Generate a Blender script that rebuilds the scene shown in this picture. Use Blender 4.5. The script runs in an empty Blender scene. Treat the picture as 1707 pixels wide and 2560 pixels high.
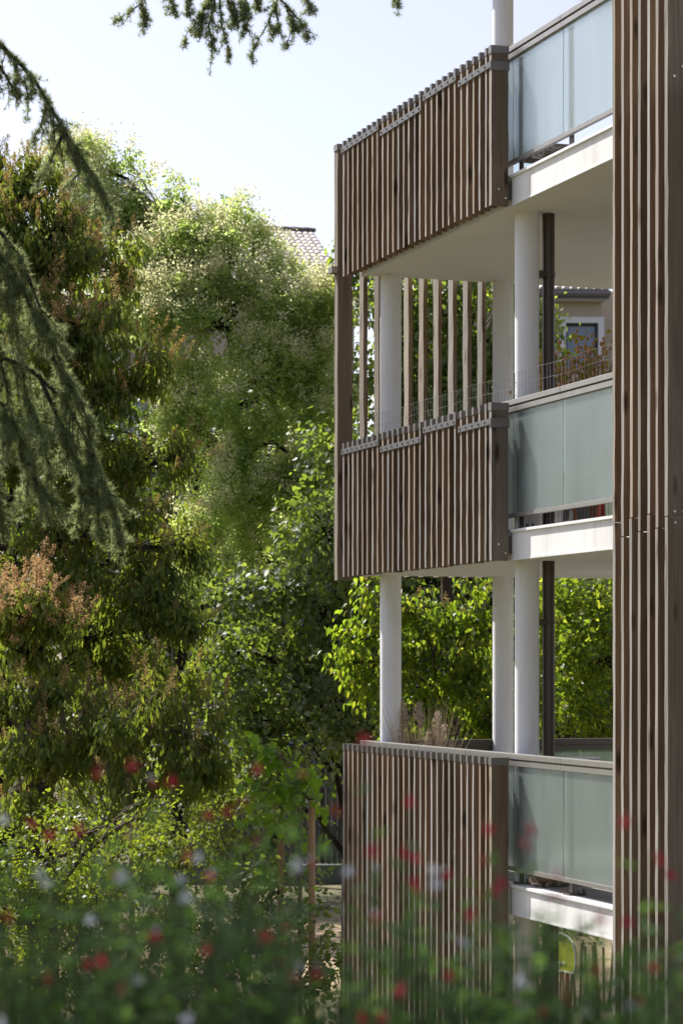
import bpy, math, numpy as np
from mathutils import Vector

# ------------------------------------------------------------------ camera, sky, sun, exposure
S = bpy.context.scene
COL = S.collection
F, CX, HY, CZ = 6046.0, 853.5, 1668.0, 5.2          # focal length in photo pixels, centre, horizon row, eye height
K = 1707.0 / 1568.0
FOCUS = 19.0

cam_d = bpy.data.cameras.new('camera')
cam = bpy.data.objects.new('camera', cam_d)
COL.objects.link(cam)
cam.location = (0, 0, CZ)
cam.rotation_euler = (math.radians(90), 0, 0)
cam_d.sensor_width = 36.0
cam_d.lens = F / 2560.0 * 36.0
cam_d.shift_y = (HY - 1280.0) / 2560.0
cam_d.clip_start = 0.05
cam_d.clip_end = 3000
cam_d.dof.use_dof = True
cam_d.dof.focus_distance = FOCUS
cam_d.dof.aperture_fstop = 5.2
S.camera = cam

LIGHT = Vector((1.614, -1.675, -2.63)).normalized()     # the way sunlight travels
SUN_EL = math.asin(-LIGHT.z)
SUN_AZ = math.atan2(-LIGHT.x, -LIGHT.y)
W = bpy.data.worlds.new('World')
S.world = W
W.use_nodes = True
nt = W.node_tree
bg = nt.nodes['Background']
sky = nt.nodes.new('ShaderNodeTexSky')
sky.sky_type = 'NISHITA'
sky.sun_disc = False
sky.sun_elevation = SUN_EL
sky.sun_rotation = SUN_AZ
sky.air_density = 1.0
sky.dust_density = 1.6
sky.ozone_density = 1.0
hsv = nt.nodes.new('ShaderNodeHueSaturation')            # thin summer haze: the whole sky is paler than clear air
hsv.inputs['Hue'].default_value = 0.535
hsv.inputs['Saturation'].default_value = 0.72
nt.links.new(sky.outputs[0], hsv.inputs['Color'])
nt.links.new(hsv.outputs[0], bg.inputs[0])
bg.inputs[1].default_value = 0.113

sun_d = bpy.data.lights.new('sun', 'SUN')
sun_d.energy = 5.0
sun_d.angle = math.radians(0.53)
sun_d.color = (1.0, 0.965, 0.91)
sun = bpy.data.objects.new('sun', sun_d)
COL.objects.link(sun)
sun.rotation_euler = LIGHT.to_track_quat('-Z', 'Y').to_euler()

S.view_settings.view_transform = 'Standard'
S.view_settings.look = 'None'
S.view_settings.gamma = 1.0
S.view_settings.use_curve_mapping = False
S.view_settings.exposure = 0.76
S.render.engine = 'CYCLES'
S.cycles.use_denoising = True
S.cycles.max_bounces = 12
S.cycles.diffuse_bounces = 8
S.cycles.transmission_bounces = 6
S.cycles.transparent_max_bounces = 8
S.cycles.sample_clamp_indirect = 6.0
S.cycles.caustics_reflective = False
S.cycles.caustics_refractive = False

rng = np.random.default_rng(11)


def at(x, y, Y):
    """Point at depth Y whose place in the 1568-wide view of the photograph is (x, y)."""
    return np.array([(x * K - CX) / F * Y, Y, CZ + (HY - y * K) / F * Y])


# ------------------------------------------------------------------ materials
def node_mat(name):
    m = bpy.data.materials.new(name)
    m.use_nodes = True
    n = m.node_tree
    p = n.nodes['Principled BSDF']
    return m, n, p


def N(n, t, **kw):
    o = n.nodes.new(t)
    for k, v in kw.items():
        setattr(o, k, v)
    return o


def ramp(n, stops):
    r = n.nodes.new('ShaderNodeValToRGB')
    e = r.color_ramp.elements
    while len(e) > 1:
        e.remove(e[-1])
    for i, (p, c) in enumerate(stops):
        el = e[0] if i == 0 else e.new(p)
        el.position = p
        el.color = (*c, 1)
    return r


def math_node(n, op, a, b=None):
    m = n.nodes.new('ShaderNodeMath')
    m.operation = op
    for i, v in enumerate((a, b)):
        if v is None:
            continue
        if isinstance(v, (int, float)):
            m.inputs[i].default_value = v
        else:
            n.links.new(v, m.inputs[i])
    return m.outputs[0]


def mixc(n, fac, a, b, mode='MIX'):
    m = n.nodes.new('ShaderNodeMix')
    m.data_type = 'RGBA'
    m.blend_type = mode
    for sock, v in ((0, fac), (6, a), (7, b)):
        if isinstance(v, (int, float)):
            m.inputs[sock].default_value = v
        elif isinstance(v, tuple):
            m.inputs[sock].default_value = (*v, 1)
        else:
            n.links.new(v, m.inputs[sock])
    return m.outputs[2]


def coords(n, scale=(1, 1, 1), per_object=True):
    tc = n.nodes.new('ShaderNodeTexCoord')
    out = tc.outputs['Object']
    if per_object:
        oi = n.nodes.new('ShaderNodeObjectInfo')
        ml = N(n, 'ShaderNodeVectorMath', operation='SCALE')
        ml.inputs[0].default_value = (37.0, 53.0, 71.0)
        n.links.new(oi.outputs['Random'], ml.inputs['Scale'])
        ad = N(n, 'ShaderNodeVectorMath', operation='ADD')
        n.links.new(out, ad.inputs[0])
        n.links.new(ml.outputs[0], ad.inputs[1])
        out = ad.outputs[0]
    mp = n.nodes.new('ShaderNodeMapping')
    mp.inputs['Scale'].default_value = scale
    n.links.new(out, mp.inputs['Vector'])
    return mp.outputs[0]


def noise(n, vec, scale, detail=4, rough=0.55):
    t = n.nodes.new('ShaderNodeTexNoise')
    t.inputs['Scale'].default_value = scale
    t.inputs['Detail'].default_value = detail
    t.inputs['Roughness'].default_value = rough
    if vec is not None:
        n.links.new(vec, t.inputs['Vector'])
    return t.outputs['Fac']


def bump(n, p, height, strength=0.3, dist=0.01):
    b = n.nodes.new('ShaderNodeBump')
    b.inputs['Strength'].default_value = strength
    b.inputs['Distance'].default_value = dist
    n.links.new(height, b.inputs['Height'])
    n.links.new(b.outputs[0], p.inputs['Normal'])


def plain(name, c, rough=0.6, metal=0.0, spec=0.4, vary=0.12, scale=6.0, bmp=0.0, stretch=(1, 1, 1)):
    m, n, p = node_mat(name)
    v = coords(n, stretch)
    f = noise(n, v, scale)
    lo = tuple(max(0, x * (1 - vary)) for x in c)
    hi = tuple(min(1, x * (1 + vary)) for x in c)
    r = ramp(n, [(0.3, lo), (0.7, hi)])
    n.links.new(f, r.inputs[0])
    n.links.new(r.outputs[0], p.inputs['Base Color'])
    p.inputs['Roughness'].default_value = rough
    p.inputs['Metallic'].default_value = metal
    p.inputs['Specular IOR Level'].default_value = spec
    if bmp:
        bump(n, p, noise(n, v, scale * 8), bmp, 0.004)
    return m


def wood(name, dark, mid, light, knot=(0.03, 0.018, 0.01), tone=0.35):
    m, n, p = node_mat(name)
    v = coords(n, (1, 1, 1))
    vg = N(n, 'ShaderNodeMapping')
    vg.inputs['Scale'].default_value = (60, 60, 1.6)
    n.links.new(v, vg.inputs['Vector'])
    g = noise(n, vg.outputs[0], 1.0, 5, 0.6)
    vl = N(n, 'ShaderNodeMapping')
    vl.inputs['Scale'].default_value = (5, 5, 0.8)
    n.links.new(v, vl.inputs['Vector'])
    lo = noise(n, vl.outputs[0], 1.0, 3)
    r = ramp(n, [(0.25, dark), (0.5, mid), (0.75, light)])
    f = math_node(n, 'ADD', math_node(n, 'MULTIPLY', g, 0.6), math_node(n, 'MULTIPLY', lo, 0.4))
    n.links.new(f, r.inputs[0])
    oi = n.nodes.new('ShaderNodeObjectInfo')
    tn = math_node(n, 'ADD', math_node(n, 'MULTIPLY', oi.outputs['Random'], tone * 2), 1 - tone)
    cb = N(n, 'ShaderNodeCombineColor')
    t2 = math_node(n, 'FRACT', math_node(n, 'MULTIPLY', oi.outputs['Random'], 17.0))
    n.links.new(tn, cb.inputs[0])
    n.links.new(math_node(n, 'MULTIPLY', tn, math_node(n, 'ADD', math_node(n, 'MULTIPLY', t2, 0.14), 0.92)), cb.inputs[1])
    n.links.new(math_node(n, 'MULTIPLY', tn, math_node(n, 'ADD', math_node(n, 'MULTIPLY', t2, 0.36), 0.78)), cb.inputs[2])
    c = mixc(n, 1.0, r.outputs[0], cb.outputs[0], 'MULTIPLY')
    vk = N(n, 'ShaderNodeMapping')
    vk.inputs['Scale'].default_value = (8.5, 8.5, 2.2)
    n.links.new(v, vk.inputs['Vector'])
    vo = N(n, 'ShaderNodeTexVoronoi')
    vo.inputs['Scale'].default_value = 1.0
    n.links.new(vk.outputs[0], vo.inputs['Vector'])
    kr = ramp(n, [(0.10, (1, 1, 1)), (0.24, (0, 0, 0))])
    n.links.new(vo.outputs['Distance'], kr.inputs[0])
    c = mixc(n, math_node(n, 'MULTIPLY', kr.outputs[0], 0.85), c, knot)
    n.links.new(c, p.inputs['Base Color'])
    p.inputs['Roughness'].default_value = 0.78
    p.inputs['Specular IOR Level'].default_value = 0.25
    bump(n, p, g, 0.25, 0.004)
    return m


def leaf(name, stops, trans, tfac=0.4, rough=0.42, spec=0.45, big=None):
    """Leaf: tinted surface plus light passing through; each leaf has its own shade of green."""
    m, n, p = node_mat(name)
    geo = n.nodes.new('ShaderNodeNewGeometry')
    r = ramp(n, stops)
    n.links.new(geo.outputs['Random Per Island'], r.inputs[0])
    n.links.new(r.outputs[0], p.inputs['Base Color'])
    p.inputs['Roughness'].default_value = rough
    p.inputs['Specular IOR Level'].default_value = spec
    t = n.nodes.new('ShaderNodeBsdfTranslucent')
    tr = ramp(n, trans)
    n.links.new(geo.outputs['Random Per Island'], tr.inputs[0])
    n.links.new(tr.outputs[0], t.inputs['Color'])
    mx = n.nodes.new('ShaderNodeMixShader')
    mx.inputs[0].default_value = tfac
    n.links.new(p.outputs[0], mx.inputs[1])
    n.links.new(t.outputs[0], mx.inputs[2])
    n.links.new(mx.outputs[0], n.nodes['Material Output'].inputs[0])
    return m


M = {}
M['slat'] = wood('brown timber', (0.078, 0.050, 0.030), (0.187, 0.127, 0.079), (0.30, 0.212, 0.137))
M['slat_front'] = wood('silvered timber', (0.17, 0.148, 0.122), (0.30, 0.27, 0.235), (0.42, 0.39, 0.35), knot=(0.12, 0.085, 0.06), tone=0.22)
M['post'] = wood('post timber', (0.10, 0.076, 0.054), (0.18, 0.142, 0.104), (0.265, 0.215, 0.165), tone=0.12)
M['fence_wood'] = wood('chestnut paling', (0.16, 0.09, 0.05), (0.3, 0.18, 0.10), (0.42, 0.27, 0.16))
M['stake'] = wood('pine stake', (0.25, 0.145, 0.075), (0.36, 0.215, 0.115), (0.46, 0.29, 0.17))
M['cap'] = plain('grey brown aluminium', (0.20, 0.185, 0.17), 0.45, 0.3, 0.5, 0.06)
M['strap'] = plain('galvanised strap', (0.125, 0.12, 0.118), 0.5, 0.0, 0.4, 0.1, 12)
M['bolt'] = plain('steel bolt', (0.06, 0.06, 0.06), 0.4, 0.5)
M['screw'] = plain('zinc screw', (0.7, 0.7, 0.7), 0.35, 0.3)
M['column'] = plain('white column paint', (0.80, 0.80, 0.805), 0.55, 0, 0.4, 0.03, 3)
M['soffit'] = plain('white render', (0.77, 0.75, 0.72), 0.8, 0, 0.3, 0.04, 4, 0.1)
def stained(name, c):
    m, n, p = node_mat(name)
    v = coords(n, (1, 1, 1), True)
    vs = N(n, 'ShaderNodeMapping')
    vs.inputs['Scale'].default_value = (4.5, 4.5, 0.9)
    n.links.new(v, vs.inputs['Vector'])
    st = ramp(n, [(0.5, (1, 1, 1)), (0.85, (0.66, 0.64, 0.6))])
    n.links.new(noise(n, vs.outputs[0], 1.0, 5, 0.65), st.inputs[0])
    bl = ramp(n, [(0.3, (0.93, 0.925, 0.91)), (0.7, (1, 1, 1))])
    n.links.new(noise(n, v, 1.1, 3, 0.5), bl.inputs[0])
    sp = ramp(n, [(0.72, (1, 1, 1)), (0.78, (0.8, 0.78, 0.74))])
    n.links.new(noise(n, v, 34, 2, 0.5), sp.inputs[0])
    ge = n.nodes.new('ShaderNodeNewGeometry')
    sx = n.nodes.new('ShaderNodeSeparateXYZ')
    n.links.new(ge.outputs['Normal'], sx.inputs[0])
    upright = math_node(n, 'SUBTRACT', 1.0, math_node(n, 'ABSOLUTE', sx.outputs[2]))
    c1 = mixc(n, upright, c, mixc(n, 1.0, c, st.outputs[0], 'MULTIPLY'))
    c2 = mixc(n, 1.0, c1, bl.outputs[0], 'MULTIPLY')
    n.links.new(mixc(n, 1.0, c2, sp.outputs[0], 'MULTIPLY'), p.inputs['Base Color'])
    p.inputs['Roughness'].default_value = 0.82
    p.inputs['Specular IOR Level'].default_value = 0.3
    bump(n, p, noise(n, v, 60, 4), 0.15, 0.004)
    return m


M['soffit'] = stained('weathered white render', (0.80, 0.79, 0.77))
M['column'] = stained('painted column', (0.81, 0.81, 0.815))
M['floor'] = plain('balcony concrete', (0.36, 0.35, 0.33), 0.85, 0, 0.3, 0.15, 5, 0.2)
M['flash'] = plain('white metal flashing', (0.8, 0.8, 0.8), 0.4, 0, 0.5, 0.03)
M['rail'] = plain('bronze grey rail', (0.30, 0.285, 0.265), 0.38, 0.45, 0.5, 0.08, 8)
M['rail_dark'] = plain('dark bronze metal', (0.085, 0.075, 0.065), 0.42, 0.4, 0.5, 0.08, 8)
M['pipe'] = plain('brown downpipe', (0.075, 0.058, 0.047), 0.38, 0.2, 0.5, 0.08, 4)
M['wire'] = plain('mesh wire', (0.22, 0.22, 0.22), 0.4, 0.6)
M['beige'] = plain('beige render', (0.42, 0.36, 0.28), 0.9, 0, 0.2, 0.05, 1.2)
M['whitetrim'] = plain('white trim', (0.72, 0.71, 0.72), 0.7, 0, 0.3, 0.03)
M['shutter'] = plain('blue grey blind', (0.2, 0.24, 0.32), 0.4, 0, 0.5, 0.04)
M['darkframe'] = plain('dark window frame', (0.06, 0.07, 0.08), 0.5)
M['gutter'] = plain('grey gutter', (0.18, 0.17, 0.17), 0.45, 0.2)
M['tile'] = plain('pale clay tile', (0.6, 0.55, 0.51), 0.85, 0, 0.2, 0.14, 2.5)
M['ridge'] = plain('dark ridge tile', (0.14, 0.11, 0.10), 0.85, 0, 0.2, 0.2, 2.5)
M['greywall'] = plain('grey render', (0.13, 0.15, 0.13), 0.9, 0, 0.2, 0.08, 1)
M['terracotta'] = plain('terracotta', (0.4, 0.17, 0.09), 0.8, 0, 0.3, 0.12, 10)
M['planter'] = plain('grey planter', (0.16, 0.16, 0.16), 0.6)
M['bark'] = plain('bark', (0.075, 0.055, 0.04), 0.95, 0, 0.15, 0.35, 14, 0.6, (1, 1, 0.25))
M['bark_pale'] = plain('pale bark', (0.2, 0.165, 0.12), 0.95, 0, 0.15, 0.3, 14, 0.5, (1, 1, 0.25))
M['bark_black'] = plain('dark bark', (0.028, 0.022, 0.018), 0.95, 0, 0.15, 0.35, 14, 0.6, (1, 1, 0.25))
M['red'] = plain('red lacquer', (0.42, 0.05, 0.02), 0.4)
M['orange'] = plain('orange lacquer', (0.5, 0.17, 0.02), 0.45)
M['black'] = plain('black fabric', (0.012, 0.012, 0.016), 0.5)
M['purple'] = plain('purple cloth', (0.16, 0.09, 0.34), 0.8)
M['white'] = plain('white plastic', (0.8, 0.8, 0.78), 0.5)
M['net'] = plain('white net', (0.75, 0.75, 0.75), 0.7)
M['brownwood'] = wood('table wood', (0.1, 0.05, 0.03), (0.2, 0.11, 0.06), (0.3, 0.18, 0.1))

M['leaf_droop'] = leaf('drooping leaf', [(0, (0.045, 0.07, 0.018)), (0.5, (0.08, 0.115, 0.028)), (0.85, (0.12, 0.155, 0.038)), (1, (0.2, 0.2, 0.045))],
                       [(0, (0.22, 0.31, 0.03)), (1, (0.42, 0.48, 0.045))], 0.46, 0.5, 0.25)
M['leaf_lime'] = leaf('lime leaf', [(0, (0.025, 0.05, 0.01)), (0.6, (0.07, 0.11, 0.016)), (1, (0.2, 0.17, 0.03))],
                      [(0, (0.22, 0.36, 0.02)), (0.7, (0.44, 0.58, 0.03)), (1, (0.58, 0.62, 0.05))], 0.56, 0.4, 0.4)
M['leaf_pagoda'] = leaf('small leaflet', [(0, (0.105, 0.175, 0.06)), (0.6, (0.175, 0.25, 0.095)), (1, (0.26, 0.32, 0.13))],
                        [(0, (0.52, 0.7, 0.15)), (1, (0.74, 0.84, 0.27))], 0.64, 0.5, 0.35)
M['leaf_linden'] = leaf('linden leaf', [(0, (0.05, 0.07, 0.03)), (0.4, (0.09, 0.115, 0.05)), (0.75, (0.16, 0.18, 0.12)), (1, (0.22, 0.24, 0.18))],
                        [(0, (0.22, 0.34, 0.03)), (1, (0.44, 0.54, 0.06))], 0.42, 0.5, 0.35)
M['leaf_linden_sunlit'] = leaf('sunlit linden leaf', [(0, (0.07, 0.10, 0.035)), (0.5, (0.12, 0.15, 0.06)), (1, (0.22, 0.24, 0.15))],
                             [(0, (0.3, 0.44, 0.03)), (1, (0.55, 0.65, 0.07))], 0.5, 0.5, 0.35)  # brighter copy of the linden leaf: its sunlight is put into the colours
M['leaf_far'] = leaf('far leaf', [(0, (0.03, 0.05, 0.015)), (1, (0.085, 0.115, 0.03))], [(0, (0.14, 0.24, 0.02)), (1, (0.28, 0.36, 0.03))], 0.38)
M['leaf_shrub'] = leaf('yellow green leaf', [(0, (0.05, 0.09, 0.012)), (1, (0.13, 0.17, 0.025))], [(0, (0.24, 0.36, 0.02)), (1, (0.45, 0.52, 0.03))], 0.48)
M['leaf_young'] = leaf('broad bright leaf', [(0, (0.06, 0.14, 0.015)), (1, (0.1, 0.2, 0.02))], [(0, (0.3, 0.55, 0.02)), (1, (0.45, 0.65, 0.03))], 0.5, 0.35)
M['leaf_salvia'] = leaf('sage leaf', [(0, (0.045, 0.095, 0.03)), (1, (0.09, 0.16, 0.055))], [(0, (0.12, 0.26, 0.04)), (1, (0.22, 0.38, 0.07))], 0.42, 0.7, 0.12)
M['leaf_gold'] = leaf('yellowing leaf', [(0, (0.2, 0.2, 0.03)), (0.5, (0.4, 0.3, 0.04)), (1, (0.1, 0.15, 0.03))], [(0, (0.5, 0.5, 0.05)), (1, (0.6, 0.4, 0.05))], 0.45)
M['panicle'] = leaf('orange brown seed head', [(0, (0.38, 0.26, 0.11)), (0.6, (0.48, 0.35, 0.16)), (1, (0.55, 0.43, 0.22))], [(0, (0.5, 0.33, 0.08)), (1, (0.6, 0.45, 0.14))], 0.4, 0.8, 0.1)
M['panicle_orange'] = leaf('rust orange seed head', [(0, (0.46, 0.27, 0.13)), (0.6, (0.58, 0.37, 0.19)), (1, (0.66, 0.48, 0.29))], [(0, (0.6, 0.36, 0.15)), (1, (0.7, 0.5, 0.26))], 0.45, 0.8, 0.1)
M['panicle_dull'] = leaf('dull seed head', [(0, (0.2, 0.17, 0.06)), (0.6, (0.3, 0.24, 0.1)), (1, (0.4, 0.27, 0.12))], [(0, (0.34, 0.28, 0.08)), (1, (0.45, 0.33, 0.12))], 0.4, 0.8, 0.1)
M['floret'] = leaf('cream floret', [(0, (0.50, 0.49, 0.26)), (1, (0.68, 0.66, 0.42))], [(0, (0.74, 0.72, 0.36)), (1, (0.82, 0.8, 0.48))], 0.6, 0.8, 0.1)
M['needle'] = leaf('cedar needle', [(0, (0.13, 0.165, 0.085)), (0.6, (0.22, 0.265, 0.14)), (1, (0.33, 0.38, 0.21))], [(0, (0.32, 0.38, 0.15)), (1, (0.5, 0.55, 0.24))], 0.55, 0.6, 0.15)
M['petal_red'] = leaf('red petal', [(0, (0.34, 0.007, 0.028)), (1, (0.48, 0.012, 0.045))], [(0, (0.45, 0.006, 0.03)), (1, (0.55, 0.01, 0.05))], 0.25, 0.6, 0.2)
M['petal_white'] = leaf('white petal', [(0, (0.55, 0.56, 0.62)), (1, (0.68, 0.69, 0.74))], [(0, (0.75, 0.75, 0.8)), (1, (0.8, 0.8, 0.85))], 0.4, 0.6, 0.2)
M['stem'] = plain('sage stem', (0.07, 0.09, 0.03), 0.8)
M['dry'] = leaf('dry grass blade', [(0, (0.3, 0.22, 0.13)), (1, (0.5, 0.4, 0.28))], [(0, (0.4, 0.3, 0.18)), (1, (0.5, 0.4, 0.28))], 0.3, 0.8, 0.1)
M['plume'] = leaf('dry plume', [(0, (0.42, 0.33, 0.26)), (1, (0.55, 0.45, 0.38))], [(0, (0.5, 0.4, 0.3)), (1, (0.6, 0.5, 0.4))], 0.4, 0.9, 0.1)
M['capsule'] = plain('orange seed capsule', (0.5, 0.28, 0.13), 0.7, 0, 0.2, 0.3, 40)


def frosted():
    m, n, p = node_mat('frosted glass')
    n.nodes.remove(p)
    v = coords(n, (1, 1, 0.12), True)
    streak = noise(n, v, 9.0, 5)
    r = ramp(n, [(0.3, (0.46, 0.60, 0.56)), (0.7, (0.82, 0.92, 0.89))])
    n.links.new(streak, r.inputs[0])
    tr = N(n, 'ShaderNodeBsdfTranslucent')
    n.links.new(r.outputs[0], tr.inputs[0])
    df = N(n, 'ShaderNodeBsdfDiffuse')
    n.links.new(r.outputs[0], df.inputs[0])
    rf = N(n, 'ShaderNodeBsdfRefraction')
    rf.inputs['Color'].default_value = (0.92, 0.985, 0.965, 1)
    rf.inputs['Roughness'].default_value = 0.28
    rf.inputs['IOR'].default_value = 1.12
    gl = N(n, 'ShaderNodeBsdfGlossy')
    gl.inputs['Roughness'].default_value = 0.35
    a = N(n, 'ShaderNodeMixShader')
    a.inputs[0].default_value = 0.62
    n.links.new(tr.outputs[0], a.inputs[1])
    n.links.new(df.outputs[0], a.inputs[2])
    b = N(n, 'ShaderNodeMixShader')
    b.inputs[0].default_value = 0.85
    n.links.new(a.outputs[0], b.inputs[1])
    n.links.new(rf.outputs[0], b.inputs[2])
    fr = N(n, 'ShaderNodeFresnel')
    fr.inputs[0].default_value = 1.45
    c = N(n, 'ShaderNodeMixShader')
    n.links.new(math_node(n, 'MULTIPLY', fr.outputs[0], 0.6), c.inputs[0])
    n.links.new(b.outputs[0], c.inputs[1])
    n.links.new(gl.outputs[0], c.inputs[2])
    n.links.new(c.outputs[0], n.nodes['Material Output'].inputs[0])
    return m


M['glass'] = frosted()


def yellow_plate():
    m, n, p = node_mat('yellow clear plastic')
    p.inputs['Base Color'].default_value = (0.75, 0.8, 0.12, 1)
    p.inputs['Roughness'].default_value = 0.2
    tr = N(n, 'ShaderNodeBsdfTranslucent')
    tr.inputs[0].default_value = (0.8, 0.85, 0.15, 1)
    mx = N(n, 'ShaderNodeMixShader')
    mx.inputs[0].default_value = 0.5
    n.links.new(p.outputs[0], mx.inputs[1])
    n.links.new(tr.outputs[0], mx.inputs[2])
    n.links.new(mx.outputs[0], n.nodes['Material Output'].inputs[0])
    return m


M['yellow'] = yellow_plate()


def ground_mat():
    m, n, p = node_mat('dry lawn')
    tc = n.nodes.new('ShaderNodeTexCoord')
    a = noise(n, tc.outputs['Object'], 0.25, 6, 0.6)
    b = noise(n, tc.outputs['Object'], 6.0, 6, 0.7)
    r1 = ramp(n, [(0.40, (0.20, 0.165, 0.085)), (0.60, (0.075, 0.085, 0.03))])
    n.links.new(a, r1.inputs[0])
    # the trodden, sun-dried part of the lawn left of the slat screen
    ds = N(n, 'ShaderNodeVectorMath', operation='DISTANCE')
    n.links.new(tc.outputs['Object'], ds.inputs[0])
    ds.inputs[1].default_value = (-1.0, 44.5, 0.0)
    dm = ramp(n, [(0.35, (1, 1, 1)), (0.75, (0, 0, 0))])
    n.links.new(math_node(n, 'ADD', math_node(n, 'DIVIDE', ds.outputs['Value'], 12.0), math_node(n, 'MULTIPLY', math_node(n, 'SUBTRACT', a, 0.5), 0.8)), dm.inputs[0])
    dry = mixc(n, dm.outputs[0], r1.outputs[0], (0.44, 0.33, 0.185))
    r2 = ramp(n, [(0.3, (0.6, 0.6, 0.6)), (0.7, (1.0, 1.0, 1.0))])
    n.links.new(b, r2.inputs[0])
    n.links.new(mixc(n, 1.0, dry, r2.outputs[0], 'MULTIPLY'), p.inputs['Base Color'])
    p.inputs['Roughness'].default_value = 0.95
    bump(n, p, b, 0.6, 0.05)
    return m


M['ground'] = ground_mat()


def tabby():
    m, n, p = node_mat('tabby fur')
    v = coords(n, (1, 1, 1), False)
    w = N(n, 'ShaderNodeTexWave')
    w.inputs['Scale'].default_value = 20
    w.inputs['Distortion'].default_value = 9
    w.inputs['Detail'].default_value = 3
    n.links.new(v, w.inputs['Vector'])
    r = ramp(n, [(0.2, (0.2, 0.145, 0.09)), (0.7, (0.42, 0.32, 0.21))])
    n.links.new(w.outputs['Fac'], r.inputs[0])
    n.links.new(r.outputs[0], p.inputs['Base Color'])
    p.inputs['Roughness'].default_value = 0.9
    bump(n, p, noise(n, v, 260), 0.6, 0.004)
    return m


M['tabby'] = tabby()


# ------------------------------------------------------------------ mesh helpers
class MB:
    """Collects boxes, tubes and sheets; build() links them as one mesh object."""

    def __init__(self):
        self.v, self.f, self.m, self.n = [], [], [], 0

    def add(self, V, Fs, mat=0):
        V = np.asarray(V, float)
        self.v.append(V)
        for f in Fs:
            self.f.append(tuple(i + self.n for i in f))
            self.m.append(mat)
        self.n += len(V)

    def box(self, x0, x1, y0, y1, z0, z1, mat=0):
        V = [(x, y, z) for z in (z0, z1) for y in (y0, y1) for x in (x0, x1)]
        self.add(V, [(0, 2, 3, 1), (4, 5, 7, 6), (0, 1, 5, 4), (2, 6, 7, 3), (0, 4, 6, 2), (1, 3, 7, 5)], mat)
        return self

    def bar(self, p, q, w, h=None, mat=0):
        p, q = np.array(p, float), np.array(q, float)
        d = (q - p) / np.linalg.norm(q - p)
        up = np.array((0, 0, 1.0)) if abs(d[2]) < 0.95 else np.array((1.0, 0, 0))
        a = np.cross(d, up); a /= np.linalg.norm(a)
        b = np.cross(a, d)
        a, b = a * w / 2, b * (h or w) / 2
        V = [c + s * a + t * b for c in (p, q) for t in (-1, 1) for s in (-1, 1)]
        self.add(V, [(0, 2, 3, 1), (4, 5, 7, 6), (0, 1, 5, 4), (2, 6, 7, 3), (0, 4, 6, 2), (1, 3, 7, 5)], mat)
        return self

    def tube(self, pts, rad, k=6, mat=0):
        V, Fs = tube_np(pts, rad, k)
        self.add(V, [tuple(f) for f in Fs], mat)
        return self

    def cyl(self, x, y, z0, z1, r, k=32, mat=0):
        a = np.arange(k) * 2 * math.pi / k
        V = [(x + r * math.cos(t), y + r * math.sin(t), z) for z in (z0, z1) for t in a]
        Fs = [(i, (i + 1) % k, k + (i + 1) % k, k + i) for i in range(k)]
        self.add(V, Fs + [tuple(range(k - 1, -1, -1)), tuple(range(k, 2 * k))], mat)
        return self

    def lathe(self, prof, cx=0, cy=0, k=20, mat=0):
        a = np.arange(k) * 2 * math.pi / k
        V = [(cx + r * math.cos(t), cy + r * math.sin(t), z) for r, z in prof for t in a]
        Fs = [(j * k + i, j * k + (i + 1) % k, (j + 1) * k + (i + 1) % k, (j + 1) * k + i) for j in range(len(prof) - 1) for i in range(k)]
        self.add(V, Fs, mat)
        return self

    def mesh(self, name, mats, smooth=False):
        me = bpy.data.meshes.new(name)
        me.from_pydata(np.concatenate(self.v).tolist() if self.v else [], [], self.f)
        for m in mats:
            me.materials.append(m)
        me.polygons.foreach_set('material_index', self.m)
        if smooth:
            me.polygons.foreach_set('use_smooth', [True] * len(me.polygons))
        me.update()
        return me

    def build(self, name, mats, parent=None, smooth=False, loc=None, bevel=0):
        if not isinstance(mats, (list, tuple)):
            mats = [mats]
        o = obj(name, self.mesh(name, mats, smooth), parent, loc)
        if bevel:
            b = o.modifiers.new('bevel', 'BEVEL')
            b.width = bevel
            b.segments = 2
            b.limit_method = 'ANGLE'
        return o


def obj(name, me, parent=None, loc=None, rot=None):
    o = bpy.data.objects.new(name, me)
    COL.objects.link(o)
    if parent is not None:
        o.parent = parent
    if loc is not None:
        o.location = loc
    if rot is not None:
        o.rotation_euler = rot
    return o


def tag(o, label=None, cat=None, group=None, kind=None):
    for k, v in (('label', label), ('category', cat), ('group', group), ('kind', kind)):
        if v:
            o[k] = v
    return o


def empty(name, loc=(0, 0, 0), rz=0):
    o = obj(name, None, None, loc, (0, 0, rz))
    return o


def smooth_by_angle(o, deg=40):
    me = o.data
    me.polygons.foreach_set('use_smooth', [True] * len(me.polygons))
    me.set_sharp_from_angle(angle=math.radians(deg))


def tube_np(pts, rad, k=6):
    P = np.asarray(pts, float)
    n = len(P)
    R = np.broadcast_to(np.asarray(rad, float), (n,))
    T = np.gradient(P, axis=0)
    T /= np.linalg.norm(T, axis=1)[:, None] + 1e-9
    up = np.where(np.abs(T[:, 2:3]) < 0.9, np.array([[0, 0, 1.0]]), np.array([[1.0, 0, 0]]))
    A = np.cross(T, up); A /= np.linalg.norm(A, axis=1)[:, None] + 1e-9
    B = np.cross(A, T)
    a = np.arange(k) * 2 * math.pi / k
    V = P[:, None] + R[:, None, None] * (np.cos(a)[None, :, None] * A[:, None] + np.sin(a)[None, :, None] * B[:, None])
    i, j = np.meshgrid(np.arange(n - 1), np.arange(k), indexing='ij')
    j2 = (j + 1) % k
    Fs = np.stack([i * k + j, i * k + j2, (i + 1) * k + j2, (i + 1) * k + j], -1).reshape(-1, 4)
    return V.reshape(-1, 3), Fs


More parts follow.
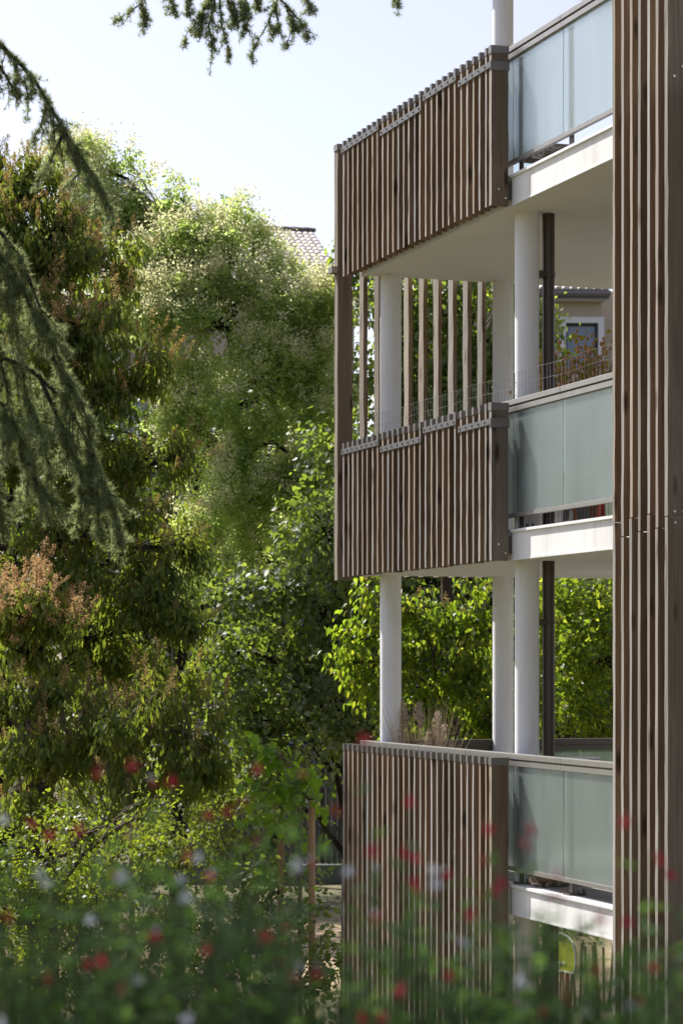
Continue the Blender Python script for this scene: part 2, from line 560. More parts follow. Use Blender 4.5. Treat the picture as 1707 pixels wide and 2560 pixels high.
def np_mesh(name, V, polys, mats, mat_ids=None, smooth=False):
    """polys: list of (N,k) index arrays."""
    me = bpy.data.meshes.new(name)
    me.vertices.add(len(V))
    me.vertices.foreach_set('co', np.ascontiguousarray(V, dtype=np.float32).ravel())
    li = np.concatenate([p.ravel() for p in polys]).astype(np.int32)
    tot = np.concatenate([np.full(len(p), p.shape[1]) for p in polys])
    st = np.concatenate([[0], np.cumsum(tot)[:-1]]).astype(np.int32)
    me.loops.add(len(li))
    me.loops.foreach_set('vertex_index', li)
    me.polygons.add(len(tot))
    me.polygons.foreach_set('loop_start', st)
    for m in mats:
        me.materials.append(m)
    if mat_ids is not None:
        me.polygons.foreach_set('material_index', np.concatenate(mat_ids).astype(np.int32))
    if smooth:
        me.polygons.foreach_set('use_smooth', np.ones(len(tot), bool))
    me.update(calc_edges=True)
    me.validate()
    return me


class Cloud:
    """Collects numpy pieces (leaves, twigs) with a material number each."""

    def __init__(self):
        self.V, self.P, self.I, self.n = [], [], [], 0

    def add(self, V, polys, mat=0):
        V = V.reshape(-1, 3)
        self.V.append(V)
        for p in polys:
            self.P.append(p + self.n)
            self.I.append(np.full(len(p), mat))
        self.n += len(V)

    def tube(self, pts, rad, k=5, mat=0):
        V, Fs = tube_np(pts, rad, k)
        self.add(V, [Fs], mat)

    def build(self, name, mats, parent=None, smooth=False, loc=None):
        if not self.V:
            return None
        me = np_mesh(name, np.concatenate(self.V), self.P, mats, self.I, smooth)
        return obj(name, me, parent, loc)


def unit(a):
    return a / (np.linalg.norm(a, axis=-1, keepdims=True) + 1e-9)


def sphere(n):
    return unit(rng.normal(size=(n, 3)))


# leaf outlines: points (along, across, lift), then polygons
LANCE = (np.array([(0, 0, 0), (.28, .17, .03), (.28, 0, -.03), (.28, -.17, .03), (.65, .14, -.05), (.65, 0, -.10), (.65, -.14, -.05), (1, 0, -.30)]),
         [np.array([(0, 1, 2), (0, 2, 3), (4, 7, 5), (5, 7, 6)]), np.array([(1, 4, 5, 2), (2, 5, 6, 3)])])
HEART = (np.array([(0, 0, 0), (.12, .40, .04), (.5, .42, -.03), (1, 0, -.14), (.5, -.42, -.03), (.12, -.40, .04), (.45, 0, -.09)]),
         [np.array([(0, 1, 6), (1, 2, 6), (2, 3, 6), (3, 4, 6), (4, 5, 6), (5, 0, 6)])])
RHOMB = (np.array([(0, 0, 0), (.45, .26, .05), (1, 0, -.05), (.45, -.26, .05)]), [np.array([(0, 1, 2, 3)])])
BLADE = (np.array([(0, -.5, 0), (0, .5, 0), (1, 0, 0)]), [np.array([(0, 1, 2)])])


def leaves(P, D, U, L, shape, wide=1.0):
    pts, polys = shape
    n, k = len(P), len(pts)
    X = unit(D)
    Y = unit(np.cross(U, X))
    Z = np.cross(X, Y)
    L = np.broadcast_to(L, (n,))[:, None, None]
    V = P[:, None] + L * (pts[None, :, 0:1] * X[:, None] + wide * pts[None, :, 1:2] * Y[:, None] + pts[None, :, 2:3] * Z[:, None])
    off = (np.arange(n) * k)[:, None, None]
    return V.reshape(-1, 3), [(p[None] + off).reshape(-1, p.shape[1]) for p in polys]


def arc(p, q, sag=0.0, n=6, jit=0.0):
    p, q = np.asarray(p, float), np.asarray(q, float)
    t = np.linspace(0, 1, n)[:, None]
    P = p + (q - p) * t
    P[:, 2] += sag * 4 * (t * (1 - t))[:, 0]
    if jit:
        P[1:-1] += rng.normal(scale=jit, size=(n - 2, 3))
    return P


# ------------------------------------------------------------------ ground
def ground():
    xs = np.concatenate([np.linspace(-900, -40, 12), np.linspace(-36, 36, 46), np.linspace(40, 900, 12)])
    ys = np.concatenate([np.linspace(-300, -6, 8), np.linspace(-5, 90, 96), np.linspace(95, 1500, 20)])
    X, Y = np.meshgrid(xs, ys)
    t = np.clip((Y - 4.6) / 6.0, 0, 1)
    Z = 3.6 * (1 - t * t * (3 - 2 * t))
    Z = Z + np.where((Y > 12) & (Y < 90), 0.05 * np.sin(X * 0.9 + Y * 0.37) * np.sin(Y * 0.6), 0)
    V = np.stack([X, Y, Z], -1).reshape(-1, 3)
    ny, nx = X.shape
    i, j = np.meshgrid(np.arange(ny - 1), np.arange(nx - 1), indexing='ij')
    Fs = np.stack([i * nx + j, i * nx + j + 1, (i + 1) * nx + j + 1, (i + 1) * nx + j], -1).reshape(-1, 4)
    o = obj('ground', np_mesh('ground', V, [Fs], [M['ground']], None, True))
    tag(o, kind='structure')


ground()

# ------------------------------------------------------------------ the apartment building (local x = along the facade to the camera, y = inwards)
A0 = (0.013, 22.9)
RZ = math.atan2(-0.9485, 0.3169)
SO = [3.225, 6.07, 8.915]                  # soffit heights
TH = 0.23
TOP = [s + TH for s in SO]
B = empty('apartment_building', (A0[0], A0[1], 0), RZ)
tag(B, 'apartment block with stacked white balconies, frosted glass railings and brown timber slat screens', 'building')


def bpt(u, v, z=0.0):
    return (A0[0] + 0.3169 * u + 0.9485 * v, A0[1] - 0.9485 * u + 0.3169 * v, z)


def slat_mesh(name, w, d, h, mats, seg=9, wob=0.0011):
    """Plank standing on its origin; x = width, y = depth (front at 0), edges slightly uneven."""
    mb = MB()
    zs = np.linspace(0, h, seg)
    V = []
    for z in zs:
        o = rng.normal(scale=wob, size=(4, 2))
        V += [(0 + o[0, 0], 0 + o[0, 1], z), (w + o[1, 0], 0 + o[1, 1], z), (w + o[2, 0], d + o[2, 1], z), (0 + o[3, 0], d + o[3, 1], z)]
    Fs, ms = [], []
    for i in range(seg - 1):
        for j in range(4):
            Fs.append((i * 4 + j, i * 4 + (j + 1) % 4, (i + 1) * 4 + (j + 1) % 4, (i + 1) * 4 + j))
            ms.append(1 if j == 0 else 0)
    mb.add(V, Fs)
    mb.m = ms
    mb.add([V[0], V[1], V[2], V[3]], [(3, 2, 1, 0)])
    mb.add([V[-4], V[-3], V[-2], V[-1]], [(0, 1, 2, 3)])
    return mb.mesh(name, mats)


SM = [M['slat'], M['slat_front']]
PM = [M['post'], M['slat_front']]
PITCH, NS, SW, SD = 0.1386, 27, 0.033, 0.09
cap_me = MB().box(-0.004, SW + 0.004, -0.004, SD + 0.004, -0.012, 0.048).mesh('cap', [M['cap']])
bolt_mb = MB()
bolt_mb.tube([(0, 0, 0), (0, -0.009, 0)], 0.0075, 6)
bolt_mb.add([(0.0075 * math.cos(a), -0.009, 0.0075 * math.sin(a)) for a in np.arange(6) * math.pi / 3], [(0, 1, 2, 3, 4, 5)])
bolt_me = bolt_mb.mesh('bolt', [M['bolt']])
screw_mb = MB()
screw_mb.add([(0, 0.009 * math.cos(a), 0.009 * math.sin(a)) for a in np.arange(8) * math.pi / 4], [tuple(range(8))])
screw_mb.tube([(-0.005, 0, 0), (0, 0, 0)], 0.009, 8)
screw_me = screw_mb.mesh('screw', [M['screw']])


def screen(z0, z1, straps=True, straptop=0.0):
    """One balcony-front screen of upright planks with metal caps, on two backing rails."""
    mb = MB()
    for zz in ((z0 + 0.05, z0 + 0.14), (z1 - 0.30, z1 - 0.21)):
        mb.box(0.0, 3.69, SD + 0.003, SD + 0.043, *zz)
    mb.box(3.70, 3.738, 0.148, 0.178, z0 + 0.06, z0 + 0.2)
    mb.box(0.02, 0.06, 0.138, 0.178, z0 + 0.06, z0 + 0.2)
    sc = mb.build('slat_screen', [M['rail_dark']], B)
    tag(sc, 'brown timber slat screen in front of the balcony')
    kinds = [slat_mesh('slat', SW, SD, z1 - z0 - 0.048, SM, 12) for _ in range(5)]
    for i in range(NS):
        u = i * PITCH + rng.normal(scale=0.002)
        obj('slat', kinds[i % 5], sc, (u, rng.normal(scale=0.0015), z0 + rng.normal(scale=0.003)))
        obj('cap', cap_me, sc, (u, 0, z1 - 0.048))
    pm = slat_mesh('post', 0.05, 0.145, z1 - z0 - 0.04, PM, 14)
    obj('post', pm, sc, (3.691, 0, z0))
    obj('cap', MB().box(-0.005, 0.055, -0.005, 0.15, -0.012, 0.05).mesh('cap', [M['cap']]), sc, (3.691, 0, z1 - 0.05))
    for v, z in ((0.06, z0 + 0.13), (0.12, z0 + 0.06)):
        obj('screw', screw_me, sc, (3.7475, v, z))
    if straps:
        groups = [(0, 8, 0.055), (8, 16, 0.125), (16, 22, 0.055), (22, 27, 0.125)]
        for a, b, dz in groups:
            u0, u1 = a * PITCH - 0.025, (b - 1) * PITCH + SW + (0.03 if b < 27 else 0.115)
            zt = z1 - 0.048 - dz + 0.045
            MB().box(u0, u1, -0.010, -0.004, zt - 0.05, zt).build('strap', [M['strap']], sc)
            for i in range(a, b):
                obj('bolt', bolt_me, sc, (i * PITCH + SW * 0.5, -0.010, zt - 0.025))
        MB().box(3.743, 3.749, -0.008, 0.152, z1 - 0.20, z1 - 0.125).build('strap', [M['cap']], sc)
    return sc


screen(8.90, 10.18)
screen(6.055, 7.32)
screen(-0.02, 4.477, straps=False)

# near screen, full height of the building, in two lengths with staggered joints
mb = MB()
for zz in ((2.9, 3.0), (5.85, 5.95), (8.7, 8.8), (11.4, 11.5)):
    mb.box(6.03, 6.86, SD + 0.003, SD + 0.043, *zz)
ns = mb.build('slat_screen', [M['rail_dark']], B)
tag(ns, 'tall slat screen running the full height at the near corner')
joints = [0.06, -0.26, 0.11, -0.2, 0.14, -0.17]
for i in range(6):
    zj = 5.2 + (HY - (1308 - joints[i] * 120)) / F * 16.9
    for z0, z1 in ((-0.02, zj - 0.004), (zj + 0.004, 12.0)):
        w = SW + 0.006
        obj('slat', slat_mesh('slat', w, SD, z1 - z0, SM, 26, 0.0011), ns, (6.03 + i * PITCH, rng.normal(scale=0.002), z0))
zj = 5.2 + (HY - 1292) / F * 16.4
for z0, z1 in ((-0.02, zj - 0.003), (zj + 0.003, 12.0)):
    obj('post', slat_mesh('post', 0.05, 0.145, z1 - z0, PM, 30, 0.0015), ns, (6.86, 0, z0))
for v, z in ((0.05, zj + 0.035), (0.115, zj + 0.035), (0.055, zj - 0.04), (0.118, zj - 0.04), (0.047, 9.2), (0.11, 9.27)):
    obj('screw', screw_me, ns, (6.916, v, z))

# tall corner post and the widely spaced end slats between the first and second balconies
mb = MB().box(-0.25, 0.0, 0.152, 0.19, 8.98, 9.08)
mb.box(-0.115, -0.075, 0.2, 1.52, 8.99, 9.07)
mb.box(-0.115, -0.075, 0.2, 1.52, 6.15, 6.23)
es = mb.build('slat_screen', [M['rail_dark']], B)
tag(es, 'widely spaced upright planks closing the end of the middle balcony')
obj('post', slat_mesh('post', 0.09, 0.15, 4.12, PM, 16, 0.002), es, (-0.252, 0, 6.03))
obj('cap', MB().box(-0.006, 0.096, -0.006, 0.156, -0.03, 0.03).mesh('cap', [M['cap']]), es, (-0.252, 0, 10.16))
em = [slat_mesh('slat', 0.126, 0.04, 3.1, SM, 14, 0.002) for _ in range(3)]
for e in em:                                                  # the face towards the light is the silvered wide one
    pass
for i in range(9):
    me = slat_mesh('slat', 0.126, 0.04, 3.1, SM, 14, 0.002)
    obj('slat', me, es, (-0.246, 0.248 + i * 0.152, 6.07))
MB().box(-0.02, 0.10, -0.06, -0.001, 0, 0.06).build('bracket', [M['rail']], es, loc=(-0.25, 0.0, 8.96))

# slabs, columns, pipes, core
for k in range(3):
    s, t = SO[k], TOP[k]
    mb = MB()
    mb.box(0.02, 9.0, 0.18, 3.6, s, t - 0.008, 0)
    sl = mb.build('slab', [M['soffit']], B, bevel=0.006)
    MB().box(0.0, 9.0, 0.160, 0.28, t - 0.018, t + 0.004).build('flashing', [M['flash']], sl)
    MB().box(0.02, 9.0, 0.283, 3.6, t - 0.006, t).build('floor', [M['floor']], sl)
    MB().box(0.018, 9.0, 0.176, 0.215, s - 0.012, s + 0.004).build('drip_edge', [M['soffit']], sl)
MB().box(-0.4, 9.0, 1.35, 6.5, 11.85, 12.1).build('roof', [M['soffit']], B)


def column(u, v, z0, z1, r=0.1):
    o = MB().cyl(u, v, z0, z1, r, 48).build('column', [M['column']], B)
    smooth_by_angle(o)


for k in range(3):
    lo = 0.0 if k == 0 else TOP[k - 1]
    column(0.14, 0.43, lo, SO[k])
    column(0.14, 1.575, lo, SO[k])
    column(3.46, 0.425, lo, SO[k])
    column(0.05, 3.3, lo, SO[k])
column(0.14, 1.575, TOP[2], 11.85)
column(0.05, 3.3, TOP[2], 11.85)
for k in range(3):
    lo = 0.0 if k == 0 else TOP[k - 1]
    o = MB().cyl(3.45, 0.62, lo, SO[k], 0.051, 32).build('downpipe', [M['pipe']], B)
    smooth_by_angle(o)
    mb = MB().cyl(3.45, 0.62, lo + 2.1, lo + 2.13, 0.056, 32)
    mb.box(3.39, 3.51, 0.50, 0.58, lo + 2.09, lo + 2.14)
    mb.build('clip', [M['pipe']], o)
mb = MB().box(4.1, 9.0, 1.7, 6.5, 0, 11.85)
wl = mb.build('wall', [M['soffit']], B)
for k in range(3):
    z = (0.1 if k == 0 else TOP[k - 1] + 0.1)
    for u in (4.8, 6.8):
        w = MB().box(u, u + 1.4, 1.66, 1.698, z, z + 2.1).build('window', [M['darkframe']], wl)


def railing(k):
    t = TOP[k]
    zt = t + 1.05
    mb = MB().box(-0.03, 6.05, 0.195, 0.230, t + 0.105, t + 0.14)
    rl = mb.build('railing', [M['rail']], B, bevel=0.002)
    tag(rl, 'frosted glass balcony railing with grey metal rails')
    us = [-0.03, 0.73, 1.72, 2.71, 3.70, 4.69, 5.68, 6.05]
    gm = {}
    for a, b in zip(us[:-1], us[1:]):
        w = round(b - a - 0.008, 3)
        if w not in gm:
            gm[w] = MB().box(0, w, 0, 0.012, 0, 0.85).mesh('glass_panel', [M['glass']])
        obj('glass_panel', gm[w], rl, (a + 0.004, 0.206, t + 0.135))
    for a, b in ((-0.03, 0.73), (0.73, 2.71), (2.71, 4.69), (4.69, 6.05)):
        MB().box(a + 0.001, b - 0.001, 0.180, 0.262, zt - 0.045, zt).build('handrail', [M['rail']], rl, bevel=0.004)
        MB().box(a + 0.001, b - 0.001, 0.186, 0.240, zt - 0.098, zt - 0.056).build('clamp_rail', [M['rail']], rl, bevel=0.002)
    MB().box(-0.03, 6.05, 0.20, 0.235, zt - 0.056, zt - 0.045).build('seal', [M['rail_dark']], rl)
    bm = MB().box(-0.035, 0.035, 0.250, 0.262, 0.006, 0.95)
    bm.box(-0.06, 0.06, 0.21, 0.35, 0.005, 0.017)
    bm.cyl(0.045, 0.285, 0.017, 0.05, 0.012, 8)
    bm.cyl(0.045, 0.335, 0.017, 0.05, 0.012, 8)
    bme = bm.mesh('baluster', [M['rail_dark']])
    for u in us[1:-1]:
        obj('baluster', bme, rl, (u + 0.05, 0, t))
    # the end of the balcony
    MB().box(0.05, 0.095, 0.28, 3.55, t + 0.105, t + 0.14).build('end_bottom_rail', [M['rail']], rl)
    MB().box(0.03, 0.125, 0.28, 3.55, zt - 0.055, zt).build('end_handrail', [M['rail_dark']], rl)
    MB().box(0.05, 0.105, 0.28, 3.55, zt - 0.11, zt - 0.06).build('end_clamp_rail', [M['rail_dark']], rl)
    g = MB().box(0.07, 0.082, 0, 1.04, 0, 0.85).mesh('glass_panel', [M['glass']])
    for i in range(3):
        obj('glass_panel', g, rl, (0, 0.30 + i * 1.055, t + 0.135))


for k in range(3):
    railing(k)

# wire mesh inside the railing of the middle balcony
wm = Cloud()
z0, z1 = TOP[1] + 0.02, TOP[1] + 1.29
for u in np.arange(-0.02, 6.0, 0.072):
    j = rng.normal(scale=0.004)
    wm.tube([(u, 0.30, z0), (u + j, 0.303, (z0 + z1) / 2), (u + j, 0.30, z1)], 0.0016, 3)
for z in np.linspace(z1, z0, 13):
    us = np.linspace(-0.02, 6.0, 30)
    wm.tube(np.stack([us, np.full(30, 0.30), z + 0.006 * np.sin(us * 5 + z)], -1), 0.0018, 3)
tag(wm.build('wire_mesh', [M['wire']], B), 'thin wire mesh standing above the handrail', kind='stuff')

# ------------------------------------------------------------------ trees
PX = K / F


def lobe_points(lb, dens, inner=0.3, thin=1.0):
    """Twig ends spread over and inside an ellipsoid clump of a crown; also the outward direction at each."""
    x, y, Y, rx, ry = lb[:5]
    c = at(x, y, Y)
    a, b = rx * PX * Y, ry * PX * Y
    d = max(a, b) * (lb[5] if len(lb) > 5 else 1.0) * thin
    area = 4 * math.pi * (((a * b) ** 1.6 + (a * d) ** 1.6 + (b * d) ** 1.6) / 3) ** (1 / 1.6)
    n = max(6, int(area * dens))
    R = np.array([a, d, b])
    m = max(5, int(round(area ** 0.5 * 4.0)))
    so = sphere(m)
    sr = 0.30 + 0.22 * rng.random(m)                       # smaller billows that make up the clump
    sc = so * (1 - sr * (0.5 + 0.5 * rng.random(m)))[:, None]
    w = sr ** 2
    pick = rng.choice(m, n, p=w / w.sum())
    o = sphere(n)
    o = unit(o + so[pick] * 0.45)
    r = 1 - 0.3 * rng.random(n) ** 1.5
    Q = sc[pick] + o * (sr[pick] * r)[:, None] * (1 + 0.2 * np.sin(9 * o[:, 0:1] + 7 * o[:, 2:3] + pick[:, None]))
    k = rng.random(n) < inner
    Q[k] *= 0.3 + 0.6 * rng.random((k.sum(), 1))
    return c, c + Q * R, unit(unit(o / R) + 0.5 * so[pick])


def droop_cluster(cl, P, O, L=0.125, per=13, spread=0.10, hang=1.0, mat=0, wide=1.0):
    n = len(P)
    t = rng.random((n, per, 1))
    pos = P[:, None] + O[:, None] * (t - 0.6) * 0.26 + rng.normal(scale=spread * 0.55, size=(n, per, 3))
    D = np.array([0, 0, -1.0]) * hang + O[:, None] * 0.45 + rng.normal(scale=0.38, size=(n, per, 3))
    U = O[:, None] + np.array([0, 0, 0.5]) + rng.normal(scale=0.5, size=(n, per, 3))
    Ls = L * (0.65 + 0.6 * rng.random((n * per,)))
    V, P_ = leaves(pos.reshape(-1, 3), D.reshape(-1, 3), U.reshape(-1, 3), Ls, LANCE, wide)
    cl.add(V, P_, mat)


def panicles(cl, P, O, size=0.2, per=85, mat=0, stem=1, bit=0.017, up=0.8):
    n = len(P)
    if not n:
        return
    ax = unit(O + np.array([0, 0, up]) + rng.normal(scale=0.2, size=(n, 3)))
    t = rng.random((n, per, 1)) ** 0.8
    arms = 9
    arm_dir = sphere(n * arms).reshape(n, arms, 3)
    which = rng.integers(0, arms, size=(n, per))
    ad = np.take_along_axis(arm_dir, which[..., None].repeat(3, -1), 1)
    q = rng.random((n, per, 1))
    sz = size * (0.6 + 0.7 * rng.random((n, 1, 1)))
    pos = P[:, None] + ax[:, None] * t * sz + ad * q * sz * 0.42 * (1.1 - t) + rng.normal(scale=0.008, size=(n, per, 3))
    V, P_ = leaves(pos.reshape(-1, 3), sphere(n * per), sphere(n * per), bit * (0.6 + 0.8 * rng.random(n * per)), RHOMB, 1.5)
    cl.add(V, P_, mat)
    for i in range(n):
        s = float(sz[i, 0, 0])
        cl.add(*tube_list(P[i] - ax[i] * 0.05, P[i] + ax[i] * s, 0.003), stem)


def tube_list(p, q, r):
    V, Fs = tube_np([p, (np.asarray(p) + q) / 2, q], [r, r * 0.8, r * 0.4], 3)
    return V, [Fs]


def pagoda_cluster(cl, P, O, per=7, pairs=3, L=0.082, mat=0):
    n = len(P)
    ax = unit(O[:, None] * 0.8 + np.array([0, 0, -0.1]) + rng.normal(scale=0.75, size=(n, per, 3)))
    start = P[:, None] + rng.normal(scale=0.06, size=(n, per, 3))
    t = (np.arange(pairs) + 0.7) / pairs
    side = unit(np.cross(ax, sphere(n * per).reshape(n, per, 3)))
    pos, D, U = [], [], []
    for s in (-1, 1):
        for k in range(pairs):
            p = start + ax * (0.17 * t[k])
            p[..., 2] -= 0.05 * t[k] ** 2
            pos.append(p)
            D.append(side * s + ax * 0.45 + rng.normal(scale=0.25, size=ax.shape) + np.array([0, 0, -0.25]))
            U.append(np.cross(ax, side) + rng.normal(scale=0.3, size=ax.shape))
    pos, D, U = (np.stack(a, 2).reshape(-1, 3) for a in (pos, D, U))
    V, P_ = leaves(pos, D, U, L * (0.7 + 0.5 * rng.random(len(pos))), RHOMB, 0.9)
    cl.add(V, P_, mat)


def floret_cluster(cl, P, O, r=0.12, per=72, mat=0, bit=0.033):
    n = len(P)
    ax = unit(O + np.array([0, 0, 0.6]))
    pos = P[:, None] + ax[:, None] * 0.25 + rng.normal(size=(n, per, 3)) * r * 0.55 + ax[:, None] * rng.normal(size=(n, per, 1)) * r * 0.5
    V, P_ = leaves(pos.reshape(-1, 3), sphere(n * per), sphere(n * per), bit * (0.6 + 0.8 * rng.random(n * per)), RHOMB, 1.5)
    cl.add(V, P_, mat)


def heart_cluster(cl, P, O, L=0.076, per=14, spread=0.12, mat=0):
    n = len(P)
    pos = P[:, None] + rng.normal(scale=spread, size=(n, per, 3))
    D = np.array([0, 0, -0.75]) + O[:, None] * 0.55 + rng.normal(scale=0.4, size=(n, per, 3))
    U = O[:, None] + np.array([0, 0, 0.7]) + rng.normal(scale=0.45, size=(n, per, 3))
    V, P_ = leaves(pos.reshape(-1, 3), D.reshape(-1, 3), U.reshape(-1, 3), L * (0.65 + 0.6 * rng.random(n * per)), HEART)
    cl.add(V, P_, mat)


def rhomb_cluster(cl, P, O, L=0.06, per=16, spread=0.12, mat=0, wide=1.3):
    n = len(P)
    pos = P[:, None] + rng.normal(scale=spread, size=(n, per, 3))
    D = O[:, None] * 0.6 + rng.normal(scale=0.6, size=(n, per, 3)) + np.array([0, 0, -0.3])
    U = O[:, None] + np.array([0, 0, 0.6]) + rng.normal(scale=0.5, size=(n, per, 3))
    V, P_ = leaves(pos.reshape(-1, 3), D.reshape(-1, 3), U.reshape(-1, 3), L * (0.6 + 0.7 * rng.random(n * per)), RHOMB, wide)
    cl.add(V, P_, mat)


def tree(name, label, lobes, base, trunk, grow, mats, dens, bark='bark', r0=0.16, twig_share=0.3, cat='tree', group=None, inner=0.3, seed=None, limb=0.035, thin=1.0):
    """lobes: clumps (x, y, depth, rx, ry) in view pixels; base: (x, depth); trunk: view points from low to high."""
    if seed is not None:
        global rng
        rng = np.random.default_rng(seed)
    bx = (base[0] * K - CX) / F * base[1]
    T = np.array([(bx, base[1], -0.05)] + [at(*p) for p in trunk])
    root = empty(name, (bx, base[1], 0))
    tag(root, label, cat, group)
    org = np.array([bx, base[1], 0])
    # trunk
    tt = np.linspace(0, len(T) - 1, 5 * len(T))
    TS = np.stack([np.interp(tt, np.arange(len(T)), T[:, i]) for i in range(3)], -1)
    TS += np.sin(tt * 2.1)[:, None] * 0.03
    wood_c = Cloud()
    rad = np.linspace(r0, r0 * 0.3, len(TS))
    wood_c.tube(TS - org, rad, 9)
    crown = Cloud()
    extra = Cloud()
    for lb in lobes:
        c, P, O = lobe_points(lb, dens, inner, thin)
        # limb from the trunk, leaving it below the clump
        d = np.linalg.norm(TS - (c - np.array([0, 0, 0.35 * np.linalg.norm(c - TS[-1])])), axis=1)
        j = int(np.argmin(d))
        L = arc(TS[j], c, 0.12 * np.linalg.norm(c - TS[j]), 7, 0.03)
        wood_c.tube(L - org, np.linspace(min(rad[j], limb * 1.3), limb * 0.45, 7), 6)
        m = rng.random(len(P)) < twig_share
        for p in P[m]:
            k = int(rng.integers(3, 7))
            s = arc(L[k], p, 0.06, 4, 0.02)
            wood_c.tube(s - org, np.linspace(limb * 0.33, 0.004, 4), 3)
        grow(crown, extra, P - org, O, lb)
    wood_c.build('trunk', [M[bark]], root, True)
    o = crown.build('crown', [M[x] for x in mats[0]], root)
    tag(o, kind='stuff')
    if len(mats) > 1 and extra.V:
        o = extra.build('blossom', [M[x] for x in mats[1]], root)
        tag(o, kind='stuff')
    return root


# --- large tree with hanging leaves and tan seed heads, left
def grow_droop(crown, extra, P, O, lb):
    droop_cluster(crown, P, O, 0.104, 14, 0.085)
    share = lb[6] if len(lb) > 6 else 0.25
    up = (O[:, 2] > 0.0) & (rng.random(len(P)) < min(1.0, share * 1.15))
    if share > 1:
        up |= rng.random(len(P)) < 0.75
    q = P[up]
    bright = rng.random(len(q)) < (lb[7] if len(lb) > 7 else 0.4)
    q = q + O[up] * 0.07 + np.array([0, 0, 0.03])
    panicles(extra, q[bright], O[up][bright], 0.25, 120, 0, 2, 0.017)
    panicles(extra, q[~bright], O[up][~bright], 0.24, 110, 1, 2, 0.016)


tree('drooping_leaf_tree', 'large dark green tree with hanging leaves and tan seed heads behind the cedar',
     [(15, 470, 27.5, 150, 140, 1, .35, .5), (60, 420, 27.6, 70, 60, 1, .5, .5), (70, 540, 27.0, 110, 100, 1, .4, .5), (-40, 400, 27.6, 80, 70, 1, .4, .4), (120, 640, 27.2, 130, 115, 1, .3, .5), (-60, 640, 28, 150, 160), (205, 770, 26.6, 150, 110, 1, .75, .85), (60, 800, 26.8, 150, 140, 1, .5, .8),
      (315, 900, 26.8, 110, 115, 1, .4, .8), (345, 1070, 27, 95, 120), (200, 980, 26.8, 150, 140), (50, 1040, 27, 170, 160), (375, 1260, 27, 100, 130, 1, .25, .4),
      (220, 1230, 26.8, 160, 140), (60, 1300, 27, 160, 160), (350, 1440, 27, 125, 130, 1, .2, .3), (400, 1590, 27, 95, 100, 1, .3, .2), (190, 1470, 27.4, 150, 130), (270, 620, 28, 80, 90, 1, .35, .4), (150, 555, 27.2, 75, 75, 1, .5, .5), (-420, 1080, 28.5, 260, 240, 1, .2), (-250, 1420, 28.2, 240, 220, 1, .2), (-560, 1350, 28.5, 200, 220, 1, .2)],
     (-40, 28.2), [(-10, 1700, 28.2), (20, 1300, 28), (0, 900, 28), (10, 560, 27.8)], grow_droop, (['leaf_droop'], ['panicle', 'panicle_dull', 'bark']), 32, 'bark_black', 0.2, seed=21, thin=0.7)

tree('drooping_leaf_tree', 'low spreading tree with hanging leaves and long pale bare branches over the shrubs',
     [(440, 1690, 24.4, 120, 110, 1, .45, .15), (320, 1660, 24.2, 130, 110, 1, .5, .15), (200, 1700, 24.8, 130, 110, 1, .4, .2), (480, 1780, 24.4, 85, 80, 1, .3, .2), (90, 1760, 24.6, 120, 110, 1, .4, .3),
      (330, 1790, 24.2, 110, 80), (40, 1850, 24.5, 100, 80, 1, .5, .2), (30, 1620, 24.6, 90, 70, 1, .4, .4), (130, 1600, 24.8, 80, 60, 1, .4, .4)],
     (-60, 25.5), [(-40, 1900, 25.3), (60, 1790, 25), (200, 1735, 24.8), (330, 1695, 24.8)], grow_droop, (['leaf_droop'], ['panicle', 'panicle_dull', 'bark_pale']), 22, 'bark_pale', 0.1, seed=22)

tree('drooping_leaf_tree', 'small tree crowded with bright orange seed heads at the left edge, dark trunk',
     [(45, 1370, 25.2, 100, 80, 1, 1.9, 1), (100, 1420, 25.0, 80, 65, 1, 1.9, 1), (130, 1450, 25.0, 55, 45, 1, 1.9, 1), (0, 1430, 25.2, 110, 90, 1, 1.5, 1), (60, 1500, 25.4, 85, 45, 1, .1, 1)],
     (80, 26), [(85, 1800, 26), (90, 1640, 26), (85, 1540, 25.9)], grow_droop, (['leaf_droop'], ['panicle_orange', 'panicle_dull', 'bark']), 26, 'bark_black', 0.2, seed=23)


# --- feathery flowering tree in the middle
def grow_pagoda(crown, extra, P, O, lb):
    pagoda_cluster(crown, P, O)
    share = lb[6] if len(lb) > 6 else 0.3
    m = (O[:, 2] > -0.35) & (rng.random(len(P)) < min(0.97, share * 2.8))
    floret_cluster(extra, P[m], O[m])


